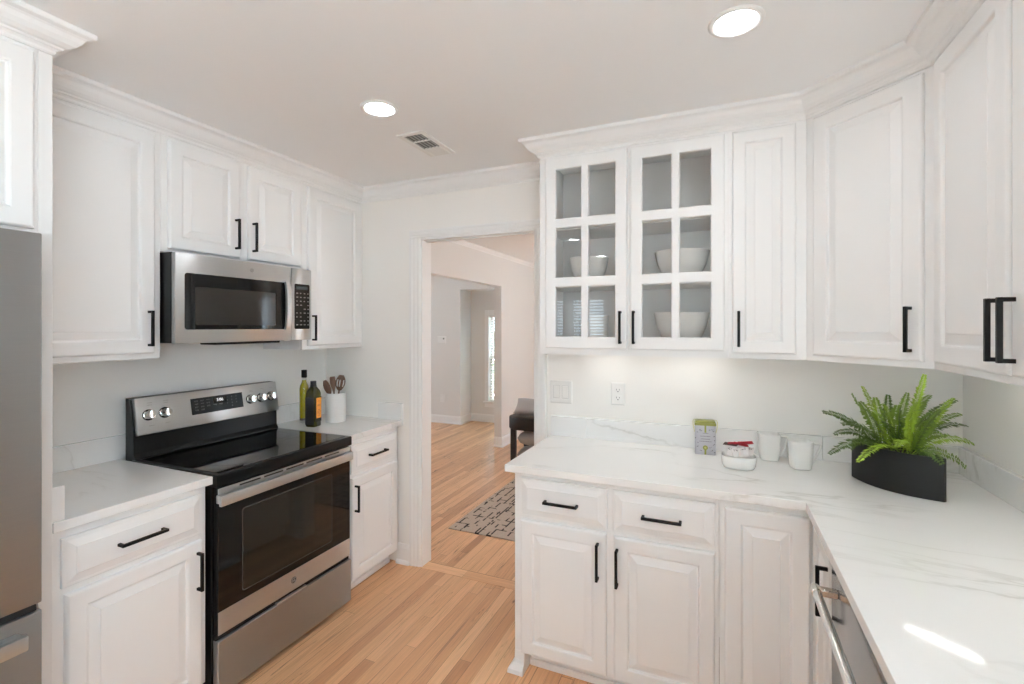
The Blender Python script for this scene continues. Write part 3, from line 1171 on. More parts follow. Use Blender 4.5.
def plate(bm, pts, y0, y1):
    a = [bm.verts.new((x, y0, z)) for x, z in pts]
    b = [bm.verts.new((x, y1, z)) for x, z in pts]
    n = len(pts)
    bm.faces.new(a); bm.faces.new(b[::-1])
    for i in range(n):
        bm.faces.new((a[i], a[(i + 1) % n], b[(i + 1) % n], b[i]))


plate(bm, rrect(0.118, RGW - .140, 0.405, 0.745, 0.012), -0.0300, -0.0296)
put('window', bm, M_DWIN, od, label='dark oven window')
bm = B()
outer, inner = rrect(0.112, RGW - .134, 0.399, 0.751, 0.014), rrect(0.116, RGW - .138, 0.403, 0.747, 0.012)
a = [bm.verts.new((x, -.0299, z)) for x, z in outer]
b = [bm.verts.new((x, -.0299, z)) for x, z in inner]
for i in range(len(a)):
    bm.faces.new((a[i], a[(i + 1) % len(a)], b[(i + 1) % len(a)], b[i]))
put('window_border', bm, plain('faint grey border', (0.06, 0.06, 0.058), 0.2, var=0.05), od)
# door handle: broad flat bar with end brackets, vent slots behind
bm = B()
box(bm, -0.003, RGW - .012, -0.062, -0.046, 0.796, 0.840, 0.005, 2)
for x in (-0.003, RGW - .044):
    box(bm, x, x + .032, -0.048, -0.029, 0.806, 0.840, 0.004, 2)
put('handle', bm, M_STEEL, od, smooth=40, label='wide stainless door handle')
bm = B()
for i in range(5):
    x = 0.10 + i * 0.118
    box(bm, x, x + .10, -0.0304, -0.028, 0.848, 0.855)
put('vent_slot', bm, M_DARK, od)
bm = B()
n = 28
plate(bm, [(0.378 + .0155 * math.cos(2 * math.pi * i / n), 0.318 + .0155 * math.sin(2 * math.pi * i / n)) for i in range(n)], -0.0315, -0.0298)
bd = put('badge', bm, M_BADGE, od, label='round dark maker badge')


def monogram(parent, cx, cz, y, s):
    """two looped script letters inside a ring, as on the round badge"""
    bm = B()
    n = 30
    tube(bm, [(cx + s * .86 * math.cos(2 * math.pi * i / n), y, cz + s * .86 * math.sin(2 * math.pi * i / n)) for i in range(n + 1)], s * .06, 5)
    def loop(pts):
        tube(bm, [(cx + s * u, y, cz + s * v) for u, v in pts], s * .055, 5)
    loop([(-.05, .45), (-.25, .55), (-.5, .3), (-.55, -.1), (-.35, -.42), (-.1, -.3), (-.02, 0), (-.2, .05), (-.3, -.05)])
    loop([(.5, .4), (.3, .55), (.12, .35), (.25, .1), (.4, .05), (.2, .0), (.08, -.25), (.25, -.5), (.5, -.35), (.58, -.15)])
    put('emblem', bm, M_STEEL, parent, label='looped script emblem in a ring')


monogram(bd, 0.378, 0.318, -0.0318, 0.0155)
# storage drawer
bm = B()
box(bm, 0.004, RGW + .001, -0.034, -0.001, 0.026, 0.250, 0.003)
dr = put('storage_drawer', bm, M_STEELD, t, label='stainless storage drawer')
bm = B(); box(bm, 0.282, 0.456, -0.032, -0.012, 0.2502, 0.2570, 0.001)
put('finger_pull', bm, M_STEEL, dr)
bm = B(); box(bm, 0.004, RGW - .004, -0.020, -0.0005, 0.251, 0.271)
put('drawer_gap', bm, M_DARK, t)
for x in (0.02, RGW - .055):
    for y in (0.0, RD - .06):
        bm = B(); lathe(bm, [(.016, 0), (.016, .008), (.010, .012), (.010, .03)], 14, (x + .017, y + .02))
        put('foot', bm, M_DARK, t)
# backguard
bm = B()
y1 = RD
prof = [(y1, 0.90), (0.508, 0.90), (0.510, 0.924), (0.522, 0.942), (0.524, 1.025), (0.554, 1.188), (y1, 1.190)]
pa = [bm.verts.new((0.002, y, z)) for y, z in prof]
pb = [bm.verts.new((RGW - .004, y, z)) for y, z in prof]
for i in range(len(prof)):
    j = (i + 1) % len(prof)
    bm.faces.new((pa[i], pa[j], pb[j], pb[i]))
bm.faces.new(pa); bm.faces.new(pb[::-1])
bg = put('backguard', bm, M_BENAM, t, label='black backguard')
# stainless control fascia, tilted
al = math.atan2(0.030, 0.163)
bm = B()
box(bm, 0.009, RGW - .005, -0.024, 0.0, 0.0, 0.168, 0.004, 2)
cp_ = put('control_fascia', bm, M_STEEL, bg, (0, 0.5235, 1.021), (-al, 0, 0), smooth=40, label='tilted stainless control fascia')
bm = B(); box(bm, 0.251, 0.529, -0.0255, -0.0242, 0.052, 0.132, 0.0005)
put('display', bm, M_BENAM, cp_, label='black touch display')
bm = B(); box(bm, 0.364, 0.432, -0.0259, -0.0256, 0.096, 0.124)
put('clock_window', bm, M_BGLASS, cp_)
put('clock_digits', text_bm('3:06', 0.021), M_GLOW, cp_, (0.400, -0.0261, 0.110), (R(90), 0, 0), label='lit white clock digits')
bm = B()
rr = random.Random(3)
for ci, x in enumerate((0.279, 0.309, 0.339, 0.373, 0.405)):
    for ri, z in enumerate((0.118, 0.103, 0.088, 0.073)):
        if (ci == 2 and ri == 3) or (ci > 2 and ri != 2):
            continue
        for k in range(3):
            x0 = x - .009 + k * .006
            box(bm, x0, x0 + .004, -.0258, -.0256, z + rr.uniform(-.001, 0), z + .0022)
            if rr.random() < .6:
                box(bm, x0, x0 + .003, -.0258, -.0256, z - .004, z - .002)
put('key_legend', bm, M_KEY, cp_)
for r_, z in zip(((1, 2, 3), (4, 5, 6), (7, 8, 9)), (0.117, 0.101, 0.085)):
    for k, x in zip(r_, (0.441, 0.466, 0.491)):
        put('key_digit', text_bm(str(k), 0.009), M_KEY, cp_, (x, -.0257, z), (R(90), 0, 0))
put('key_digit', text_bm('0', 0.009), M_KEY, cp_, (0.466, -.0257, 0.069), (R(90), 0, 0))
for x in (0.058, 0.128, 0.574, 0.641, 0.706):
    kn = B()
    lathe(kn, [(.0235, 0), (.0235, .006), (.020, .008), (.0190, .030), (.0170, .033)], 26)
    k_ = put('knob', kn, M_CHROME, cp_, (x, -0.024, 0.087), (R(90), 0, 0), smooth=35, label='polished control knob')
    bm = B(); box(bm, -.0040, .0040, -.0185, .0185, .0315, .0395, .0015)
    put('grip', bm, M_CHROME, k_)
    bm = B(); lathe(bm, [(.0255, 0), (.0255, .003), (.0236, .0035)], 26)
    put('knob_ring', bm, M_DARK, k_)
bm = B()
for x, z in ((0.068, 0.140), (0.066, 0.130), (0.138, 0.142), (0.138, 0.132), (0.068, 0.036), (0.138, 0.038), (0.584, 0.134), (0.652, 0.136), (0.714, 0.136), (0.584, 0.127)):
    for k in range(4):
        x0 = x - .010 + k * .0055
        box(bm, x0, x0 + .0038, -.0243, -.0241, z, z + .0022)
put('dial_legend', bm, M_INKG, cp_)

# ------------------------------------------------------------------ microwave
MY, MZ0, MW, MH = 1.289, 1.4385, 0.737, 0.394
MFX = -2.135
t = thing('microwave', 'stainless over-the-range microwave with black window', 'microwave', (MFX, MY, MZ0), 90)
bm = B(); box(bm, 0, MW, 0.0, MFX - XL, 0.004, MH, 0.002)
put('body', bm, M_BENAM, t)
DSP = 0.600
bm = B(); box(bm, 0.0, DSP - .001, -0.026, 0, 0.002, MH - .002, 0.004, 2)
md = put('door', bm, M_STEEL, t, smooth=40, label='stainless microwave door')
bm = B(); plate(bm, rrect(0.039, 0.577, 0.062, 0.308, 0.012), -0.0272, -0.0258)
put('glass', bm, M_BGLASS, md, label='black door window')
bm = B()
plate(bm, rrect(0.085, 0.50, 0.082, 0.250, 0.006), -0.0276, -0.0273)
put('inner_window', bm, plain('dark mesh window', (0.022, 0.021, 0.019), 0.08, var=0.1, bscale=900), md)
bm = B()
rings = []
for i in range(15):
    u = i / 14
    p = (0.566, -0.034 - 0.012 * math.sin(math.pi * u) ** 0.5, 0.058 + u * 0.254)
    w, d = 0.0165, 0.006
    rings.append([bm.verts.new((p[0] + a, p[1] + b, p[2])) for a, b in ((-w, d), (-w * .85, -d), (w * .85, -d), (w, d))])
for a, b in zip(rings, rings[1:]):
    for k in range(4):
        bm.faces.new((a[k], a[(k + 1) % 4], b[(k + 1) % 4], b[k]))
bm.faces.new(rings[0]); bm.faces.new(rings[-1])
put('handle', bm, M_STEEL, md, smooth=50, label='bowed stainless handle')
bm = B()
plate(bm, [(0.362 + .011 * math.cos(2 * math.pi * i / 24), 0.352 + .011 * math.sin(2 * math.pi * i / 24)) for i in range(24)], -0.0268, -0.0255)
bd = put('badge', bm, M_STEELD, md, label='round maker badge')
monogram(bd, 0.362, 0.352, -0.0270, 0.011)
bm = B(); box(bm, DSP, MW, -0.026, 0, 0.002, MH - .002, 0.004, 2)
mp_ = put('control_panel', bm, M_STEEL, t, smooth=40, label='stainless control panel surround')
bm = B(); plate(bm, rrect(DSP + .019, MW - .015, 0.062, 0.308, 0.008), -0.0272, -0.0258)
put('keypad', bm, M_BGLASS, mp_, label='black keypad')
bm = B()
rr = random.Random(5)
for j in range(9):
    for i in range(4):
        if rr.random() < .85:
            x0, z0 = DSP + .030 + i * .0255, 0.082 + j * .0215
            box(bm, x0, x0 + rr.uniform(.008, .014), -.0276, -.0273, z0, z0 + .006)
put('key_legend', bm, M_KEY, mp_)
bm = B()
box(bm, DSP + .03, MW - .03, -.0276, -.0273, 0.277, 0.294)
put('clock_window', bm, plain('grey lcd', (0.04, 0.045, 0.045), 0.2, var=0.05), mp_)
bm = B()
box(bm, 0.20, 0.56, 0.01, 0.12, -0.010, 0.0045, 0.004)
put('vent_grille', bm, M_DARK, t)
bm = B(); box(bm, 0.62, 0.66, 0.05, 0.12, -0.004, 0.0045, 0.001)
put('task_lamp', bm, M_PLATE, t)

# ------------------------------------------------------------------ refrigerator
FX, FY0, FY1 = -1.705, -0.22, 0.694
t = thing('refrigerator', 'stainless bottom-freezer refrigerator at the left edge', 'refrigerator', (FX, FY0, 0), 90)
FW = FY1 - FY0
bm = B(); box(bm, 0.004, FW - .004, 0.075, FX - XL - .03, 0.02, 1.745, 0.003)
put('body', bm, plain('dark grey fridge side', (0.05, 0.05, 0.05), 0.4, var=0.05), t)


def fr_door(name, x0, x1, z0, z1, label):
    bm = B()
    pts = [(x0, 0.07), (x0, 0.006), (x0 + .002, 0.002), (x0 + .006, 0.0), (x1 - .006, 0.0), (x1 - .002, 0.002), (x1, 0.006), (x1, 0.07)]
    prism(bm, pts, z0, z1, 0.003)
    return put(name, bm, M_STEELV, t, smooth=50, label=label)


d1 = fr_door('door', 0.0, FW / 2 - .003, 0.759, 1.770, None)
d2 = fr_door('door', FW / 2 + .003, FW, 0.759, 1.770, None)
d3 = fr_door('freezer_drawer', 0.0, FW, 0.06, 0.737, 'stainless freezer drawer')
for d, x in ((d1, FW / 2 - .05), (d2, FW / 2 + .05)):
    bm = B(); box(bm, x - .014, x + .014, -.058, -.040, 0.84, 1.60, 0.006, 2)
    for z in (0.86, 1.56):
        box(bm, x - .012, x + .012, -.045, 0.001, z, z + .03, 0.004)
    put('handle', bm, M_STEEL, d, smooth=40)
bm = B(); box(bm, 0.024, FW - .048, -.052, -.030, 0.668, 0.708, 0.005, 2)
for x in (0.05, FW - .09):
    box(bm, x, x + .04, -.034, 0.001, 0.673, 0.703, 0.004)
put('handle', bm, M_STEEL, d3, smooth=40, label='stainless bar handle')
bm = B(); box(bm, 0.01, FW - .01, 0.010, 0.075, 0.738, 0.758)
put('door_gap', bm, M_DARK, t)
bm = B(); box(bm, FW - .09, FW - .03, 0.012, 0.05, 0.7385, 0.7575, 0.002)
put('hinge', bm, M_STEELD, t)
bm = B()
for x in (0.03, FW - .09):
    for y in (0.1, FX - XL - .12):
        box(bm, x, x + .06, y, y + .06, 0, 0.021)
put('feet', bm, M_DARK, t)

# ------------------------------------------------------------------ dishwasher
DFX = 0.294
t = thing('dishwasher', 'stainless dishwasher under the right worktop with a round bar handle', 'dishwasher', (DFX, DWY1, 0), -90)
DWW = DWY1 - DWY0
bm = B(); box(bm, 0.003, DWW - .003, 0.03, XRW - DFX - .03, 0.02, 0.868)
put('body', bm, M_DARK, t)
bm = B(); box(bm, 0.003, DWW - .003, 0.0, 0.03, 0.11, 0.868, 0.004, 2)
dd = put('door', bm, M_DW, t, smooth=40, label='stainless dishwasher door')
bm = B(); box(bm, 0.06, DWW - .06, -0.0008, 0.001, 0.852, 0.864)
put('control_strip', bm, M_BENAM, dd)
bm = B()
tube(bm, [(0.072, -.050, 0.790), (0.088, -.050, 0.790), (DWW - .088, -.050, 0.790), (DWW - .072, -.050, 0.790)], 0.0112, 18)
tube(bm, [(0.068, -.050, 0.790), (0.096, -.050, 0.790)], 0.0130, 18)
tube(bm, [(DWW - .096, -.050, 0.790), (DWW - .068, -.050, 0.790)], 0.0130, 18)
for x in (0.082, DWW - .082):
    box(bm, x - .012, x + .012, -.050, 0.001, 0.780, 0.800, 0.003)
put('handle', bm, M_CHROME, dd, smooth=40, label='round stainless bar handle')
bm = B(); box(bm, 0.01, DWW - .01, 0.05, 0.07, 0.0, 0.108)
put('kick_plate', bm, M_DARK, t)

# ------------------------------------------------------------------ lamps
def ceiling_light(x, y, label):
    t = thing('ceiling_light', label, 'ceiling light', (x, y, ZC), 0, 'round recessed ceiling lights')
    bm = B()
    n = 40
    prof = [(.058, -.0015), (.062, -.006), (.070, -.007), (.077, -.003), (.078, 0.0)]
    rings = [[bm.verts.new((r * math.cos(2 * math.pi * i / n), r * math.sin(2 * math.pi * i / n), z)) for i in range(n)] for r, z in prof]
    for a, b in zip(rings, rings[1:]):
        for i in range(n):
            bm.faces.new((a[i], a[(i + 1) % n], b[(i + 1) % n], b[i]))
    put('trim_ring', bm, M_PLATE, t, smooth=50)
    bm = B()
    v = [bm.verts.new((.059 * math.cos(2 * math.pi * i / n), .059 * math.sin(2 * math.pi * i / n), -.002)) for i in range(n)]
    w = [bm.verts.new((q.co.x, q.co.y, -.0005)) for q in v]
    bm.faces.new(v); bm.faces.new(w[::-1])
    for i in range(n):
        bm.faces.new((v[i], v[(i + 1) % n], w[(i + 1) % n], w[i]))
    put('lens', bm, M_LENS, t, label='glowing white lens')


ceiling_light(-1.295, 1.606, 'lit round recessed ceiling light nearer the range and vent')
ceiling_light(0.046, 1.57, 'lit round recessed ceiling light in front of the right cabinets')
ceiling_light(-1.39, -0.41, 'lit recessed ceiling light over the aisle in front of the refrigerator')
ceiling_light(0.046, 0.0, 'unseen added recessed fill light over the near end of the right worktop')  # out-of-view lamp added for fill light
ceiling_light(-1.39, -1.7, 'lit recessed ceiling light by the rear windows, fridge side')
ceiling_light(0.046, -1.5, 'unseen added recessed fill light by the rear windows, worktop side')  # out-of-view lamp added to raise the room's fill light
ceiling_light(-0.6, 4.6, 'lit recessed ceiling light in the dining room')


def strip(x, y, L, rotz, label, z=WZ + .0215):
    t = thing('under_cabinet_light', label, 'light', (x, y, z), rotz, 'light strips under the wall cabinets')
    bm = B(); box(bm, -L / 2, L / 2, -.012, .012, -.008, 0, .002)
    put('housing', bm, M_PLATE, t)
    bm = B(); box(bm, -L / 2 + .006, L / 2 - .006, -.008, .008, -.0095, -.0078)
    put('diffuser', bm, M_BARL, t)


strip(-0.52, 2.40, 0.26, 0, 'slim light strip hidden under the left glass door')
strip(-0.10, 2.40, 0.32, 0, 'slim light strip hidden under the right glass door')
strip(0.70, 2.08, 0.215, -37, 'slim light strip under the diagonal corner cabinet')
strip(0.74, 1.45, 0.5, 90, 'slim light strip under the right wall cabinet')

# ceiling vent
t = thing('ceiling_vent', 'small white ceiling air vent with dark louvres', 'vent', (-1.330, 2.01, ZC), 0)
bm = B()
for a, b, c, d in ((-.075, -.050, -.15, .15), (.050, .075, -.15, .15), (-.05, .05, -.15, -.125), (-.05, .05, .045, .15)):
    box(bm, a, b, c, d, -.006, 0, .002)
box(bm, -.05, .05, -.052, -.044, -.006, 0)
put('frame', bm, M_PLATE, t)
bm = B(); box(bm, -.05, .05, -.125, .045, -.0006, 0)
put('duct', bm, M_DUCT, t, label='dark duct behind the louvres')
bm = B()
for i in range(5):
    x = -.040 + i * .020
    v = [bm.verts.new(p) for p in ((x - .003, -.125, -.0055), (x + .003, -.125, -.001), (x + .003, .045, -.001), (x - .003, .045, -.0055))]
    bm.faces.new(v)
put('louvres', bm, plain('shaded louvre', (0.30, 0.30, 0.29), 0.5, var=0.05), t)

# ------------------------------------------------------------------ wall plates
def plate_thing(name, label, cat, loc, w, h):
    t = thing(name, label, cat, loc, 0)
    bm = B()
    rect_loops(bm, w, h, [(0, 0), (0, -.002), (.003, -.005), (.006, -.0058)])
    put('plate', bm, M_PLATE, t)
    return t


t = plate_thing('light_switch', 'white double rocker light switch above the worktop by the doorway', 'switch', (-0.866, YF, 1.090), 0.126, 0.126)
for x in (0.021, 0.071):
    bm = B()
    rect_loops(bm, 0.034, 0.068, [(0, 0), (0, -.0062), (.001, -.0072), (.003, -.0076)])
    o = put('rocker', bm, M_PLATE, t, (x, -.001, 0.029))
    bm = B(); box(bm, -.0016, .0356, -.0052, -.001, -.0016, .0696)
    put('rocker_gap_shade', bm, M_GAPSHADE, o, (0, -.0002, 0))  # slightly larger plate paints the shade around each rocker
t = plate_thing('wall_outlet', 'white double power outlet above the worktop', 'outlet', (-0.526, YF, 1.100), 0.074, 0.118)
for z in (0.022, 0.064):
    bm = B()
    plate(bm, rrect(0.020, 0.054, z, z + .031, 0.010), -.0075, -.004)
    r_ = put('receptacle', bm, M_PLATE, t)
    bm = B()
    box(bm, 0.0285, 0.0305, -.0079, -.0070, z + .013, z + .022)
    box(bm, 0.0435, 0.0455, -.0079, -.0070, z + .014, z + .021)
    lathe_pts = [(0.037 + .0028 * math.cos(2 * math.pi * i / 12), z + .007 + .0028 * math.sin(2 * math.pi * i / 12)) for i in range(12)]
    plate(bm, lathe_pts, -.0079, -.0070)
    put('slots', bm, M_DARK, r_)

t = plate_thing('thermostat', 'small white thermostat on the far hall wall', 'thermostat', (-4.08, YA, 1.25), 0.15, 0.11)
bm = B(); box(bm, 0.10, 0.125, -.0075, -.004, .062, .082, .002)
put('display', bm, M_DARK, t)
t = plate_thing('light_switch', 'white light switch in the entry beyond the hall opening', 'switch', (-3.86, YBk, 0.98), 0.075, 0.12)
bm = B(); rect_loops(bm, .034, .068, [(0, 0), (0, -.006), (.002, -.0076)])
put('rocker', bm, M_PLATE, t, (.02, -.001, .026))
t = plate_thing('wall_outlet', 'white power outlet low on the far hall wall', 'outlet', (-4.03, YA, 0.325), 0.075, 0.118)
for z in (0.022, 0.064):
    bm = B(); plate(bm, rrect(0.020, 0.054, z, z + .031, 0.010), -.0075, -.004)
    put('receptacle', bm, M_PLATE, t)

# ------------------------------------------------------------------ oil bottles, crock, utensils
t = thing('oil_bottle', 'tall slim clear bottle of golden oil with black cap', 'bottle', (-2.380, 2.228, CT))
bm = B(); lathe(bm, [(.024, 0), (.0275, .003), (.0275, .024), (.0275, .215), (.025, .232), (.018, .246), (.0135, .256), (.0135, .285), (.0125, .286)], 28)
put('bottle_glass', bm, M_BOT, t, smooth=50)
bm = B(); lathe(bm, [(.0262, .0245), (.0264, .214), (.024, .230), (.017, .245), (.0124, .256), (.0124, .266)], 28)
put('oil', bm, plain('golden oil', (0.40, 0.33, 0.002), 0.12, var=0.12, bscale=30), t, smooth=50, label='golden olive oil')
bm = B(); lathe(bm, [(.0262, .016), (.0264, .0305)], 28)
put('sediment', bm, plain('oil sediment', (0.07, 0.045, 0.01), 0.4, var=0.2), t)
bm = B(); lathe(bm, [(.0150, .281), (.0165, .283), (.0165, .326), (.0155, .329)], 24)
put('cap', bm, M_BLACK, t, smooth=40, label='black cap')

t = thing('oil_bottle', 'dark square oil bottle with an orange label', 'bottle', (-2.246, 2.172, CT), 8)
bm = B()
s_ = [(0.0315, 0), (0.034, .004), (0.034, .185), (0.033, .200), (0.028, .216), (0.019, .230), (0.0145, .238), (0.0145, .246)]
lathe(bm, s_, 36, sq=4.5)
put('bottle_glass', bm, M_DGLASS2, t, smooth=35)
bm = B(); box(bm, 0.0338, 0.0347, -.029, .029, 0.030, 0.178)
put('label_backing', bm, M_DGLASS, t)
bm = B(); box(bm, -.030, .030, -.0347, -.0338, 0.012, 0.176)
put('dark_label', bm, plain('black paper label', (0.012, 0.010, 0.008), 0.5, var=0.1), t, label='black front label')
bm = B(); box(bm, 0.0346, 0.0352, -.018, .027, 0.050, 0.172)
ol = put('orange_label', bm, M_ORANGE, t, label='orange side label')
bm = B()
for k, z in enumerate((.150, .128, .122, .098, .090, .082, .074, .066, .060)):
    w = (.012, .016, .014, .010, .016, .015, .016, .014, .012)[k]
    box(bm, 0.0351, 0.0355, .005 - w, .005 + w, z, z + .0035)
put('label_print', bm, plain('dark orange print', (0.42, 0.13, 0.015), 0.6, var=0.1), ol)
bm = B(); lathe(bm, [(.0158, .236), (.0168, .238), (.0168, .270), (.0160, .272)], 24)
put('cap', bm, plain('black bottle cap', (0.016, 0.014, 0.016), 0.35, bump=0.05), t, smooth=40, label='black cap')

KX, KY = -2.222, 2.332
t = thing('utensil_crock', 'matte white cylinder crock holding wooden utensils', 'crock', (KX, KY, CT))
bm = B(); lathe(bm, [(.054, 0), (.059, .004), (.061, .012), (.061, .178), (.059, .182), (.056, .182), (.054, .178), (.054, .02), (.02, .016)], 40)
put('crock_body', bm, M_CROCK, t, smooth=40)


def utensil(name, label, tip, kind, twist=0):
    """stands in the crock: foot inside, head above the rim"""
    a = Vector((KX, KY, CT + 0.0165)) + Vector((-tip[0] * 0.25, -tip[1] * 0.25, 0))
    b = Vector((KX + tip[0], KY + tip[1], CT + tip[2]))
    ax = (b - a).normalized()
    L = (b - a).length
    bm = B()
    hl = 0.098
    n = 20
    tube(bm, [(0, 0, 0), (0, 0, L * .4), (0, 0, L - hl * .9)], [.0055, .0055, .005], 10)
    outline = []
    for i in range(n + 1):
        s = i / n
        if kind == 'spoon':
            w = .004 + .016 * math.sin(math.pi * min(1, s * 0.93 + .02)) ** 0.75
        elif kind == 'spatula':
            w = .005 + .012 * min(1, s * 1.8) - .003 * max(0, s - .9) * 10
        else:
            w = .004 + .026 * math.sin(math.pi * min(1, s * 0.92 + .02)) ** 0.7
        outline.append((w, L - hl + s * hl))
    def curve_y(s):
        return (-.010 * math.sin(math.pi * s) if kind != 'spatula' else -.003 * s)
    rings = []
    for i, (w, z) in enumerate(outline):
        s = i / n
        row = []
        for j in range(9):
            u = -1 + j / 4
            y = curve_y(s) * (1 - u * u)
            row.append((u * w, y, z))
        rings.append(row)
    slots = kind == 'slotted'
    fr, bk = {}, {}
    def vv(dic, i, j, off):
        if (i, j) not in dic:
            x, y, z = rings[i][j]
            dic[(i, j)] = bm.verts.new((x, y + off, z))
        return dic[(i, j)]
    def solid(i, j):
        return not (slots and j in (1, 3, 4, 6) and 5 <= i < 14 and j in (1, 3, 6) )
    for i in range(n):
        for j in range(8):
            if solid(i, j):
                q = [(i, j), (i, j + 1), (i + 1, j + 1), (i + 1, j)]
                bm.faces.new([vv(fr, *p, -.0022) for p in q])
                bm.faces.new([vv(bk, *p, .0022) for p in q[::-1]])
                for (p0, p1, ni, nj) in ((q[0], q[1], i - 1, j), (q[1], q[2], i, j + 1), (q[2], q[3], i + 1, j), (q[3], q[0], i, j - 1)):
                    if not (0 <= ni < n and 0 <= nj < 8) or not solid(ni, nj):
                        bm.faces.new((vv(fr, *p0, -.0022), vv(bk, *p0, .0022), vv(bk, *p1, .0022), vv(fr, *p1, -.0022)))
    o = put(name, bm, M_WALNUT, smooth=60)
    q_ = Vector((0, 0, 1)).rotation_difference(ax)
    o.rotation_mode = 'QUATERNION'
    from mathutils import Quaternion
    o.rotation_quaternion = q_ @ Quaternion((0, 0, 1), R(43 + twist))
    o.location = a
    tag(o, label, 'utensil', 'wooden utensils in the crock')


utensil('wooden_spoon', 'solid wooden spoon leaning left in the white crock', (-.050, -.044, .262), 'spoon', 10)
utensil('wooden_spatula', 'flat wooden spatula standing in the middle of the white crock', (-.016, -.014, .284), 'spatula', -8)
utensil('slotted_spoon', 'slotted wooden spoon leaning right in the white crock', (.026, .022, .292), 'slotted', 0)

# ------------------------------------------------------------------ tea tin
t = thing('tea_tin', 'small lilac printed tin with olive lid and wire clasp', 'tin', (-0.061, 2.440, CT), 4)
bm = B(); box(bm, -.045, .045, -.030, .030, 0, .138, .004, 2)
tb = put('tin_body', bm, M_TIN, t, smooth=40)
bm = B(); box(bm, -.047, .047, -.032, .032, .136, .148, .002)
box(bm, -.044, .044, -.029, .029, .147, .158, .005, 2)
put('lid', bm, M_TINLID, t, smooth=40, label='olive green lid')
bm = B()
for s in (-1, 1):
    tube(bm, [(s * .046, -.006, .100), (s * .052, -.008, .125), (s * .054, -.004, .150), (s * .050, 0, .158), (s * .044, 0, .159)], .0016, 6)
put('wire_clasp', bm, M_WIRE, t, label='gold wire clasp')
bm = B()
box(bm, -.004, .004, -.0318, -.0300, .104, .138, .0005)
plate(bm, [(.011 * math.cos(2 * math.pi * i / 24), .034 + .011 * math.sin(2 * math.pi * i / 24)) for i in range(24)], -.0312, -.0302)
box(bm, -.004, .004, -.0310, -.0302, .002, .026)
put('emblem', bm, M_TINGOLD, tb, label='olive key shaped print')
bm = B()
plate(bm, [(.005 * math.cos(2 * math.pi * i / 16), .034 + .005 * math.sin(2 * math.pi * i / 16)) for i in range(16)], -.0314, -.0311)
put('emblem_center', bm, plain('pale olive print', (0.48, 0.48, 0.20), 0.5, var=0.05), tb)
bm = B()
rr = random.Random(11)
for x, z in ((-.036, .105), (.036, .112), (.030, .118), (-.024, .118), (-.041, .078), (.040, .070), (.036, .050), (-.034, .040), (.028, .022), (-.020, .020), (.022, .036), (.038, .090), (-.030, .056), (.018, .116), (-.018, .112), (.040, .016)):
    for k in range(3):
        a, b = x + rr.uniform(-.003, .003), z + rr.uniform(-.003, .003)
        box(bm, a - .0015, a + .0015, -.0310, -.0301, b - .0012, b + .0012)
for z, w in ((.100, .012), (.086, .022), (.073, .020), (.062, .026)):
    x = -w
    while x < w:
        l = rr.uniform(.002, .005)
        box(bm, x, x + l, -.0310, -.0301, z, z + .0022)
        x += l + .0012
put('print', bm, M_INK, tb, label='small grey printed marks')

# ------------------------------------------------------------------ bowl of packets
PX, PY = 0.076, 2.262
t = thing('sugar_bowl', 'low white ceramic bowl filled with sugar packets', 'bowl', (PX, PY, CT))
bm = B(); lathe(bm, [(.050, 0), (.059, .003), (.065, .014), (.068, .032), (.0695, .052), (.0685, .054), (.065, .052), (.063, .032), (.057, .012), (.01, .008)], 44, sq=0.9, a0=0)
put('bowl_body', bm, M_CER, t, smooth=45)
pk = random.Random(21)
packs = []
for i in range(13):
    ang = i * 2.4
    rad = 0.010 + 0.030 * ((i * 0.618) % 1)
    x, y = rad * math.cos(ang), rad * math.sin(ang)
    style = ('white', 'red', 'white', 'white', 'brown', 'white', 'white', 'red', 'white', 'white', 'red', 'white', 'white')[i]
    if i in (1, 7, 10):
        x, y = ((0.012, 0.020), (-0.014, 0.000), (0.028, -0.004))[(1, 7, 10).index(i)]
    if i == 4:
        x, y = -0.030, 0.010
    packs.append((x, y, style, pk.uniform(-.35, .35), pk.uniform(-40, 40)))
names = {'white': 'white paper sugar packet with grey print standing in the bowl',
         'red': 'red edged sugar packet lying across the top of the bowl',
         'brown': 'brown edged sugar packet at the left of the bowl'}
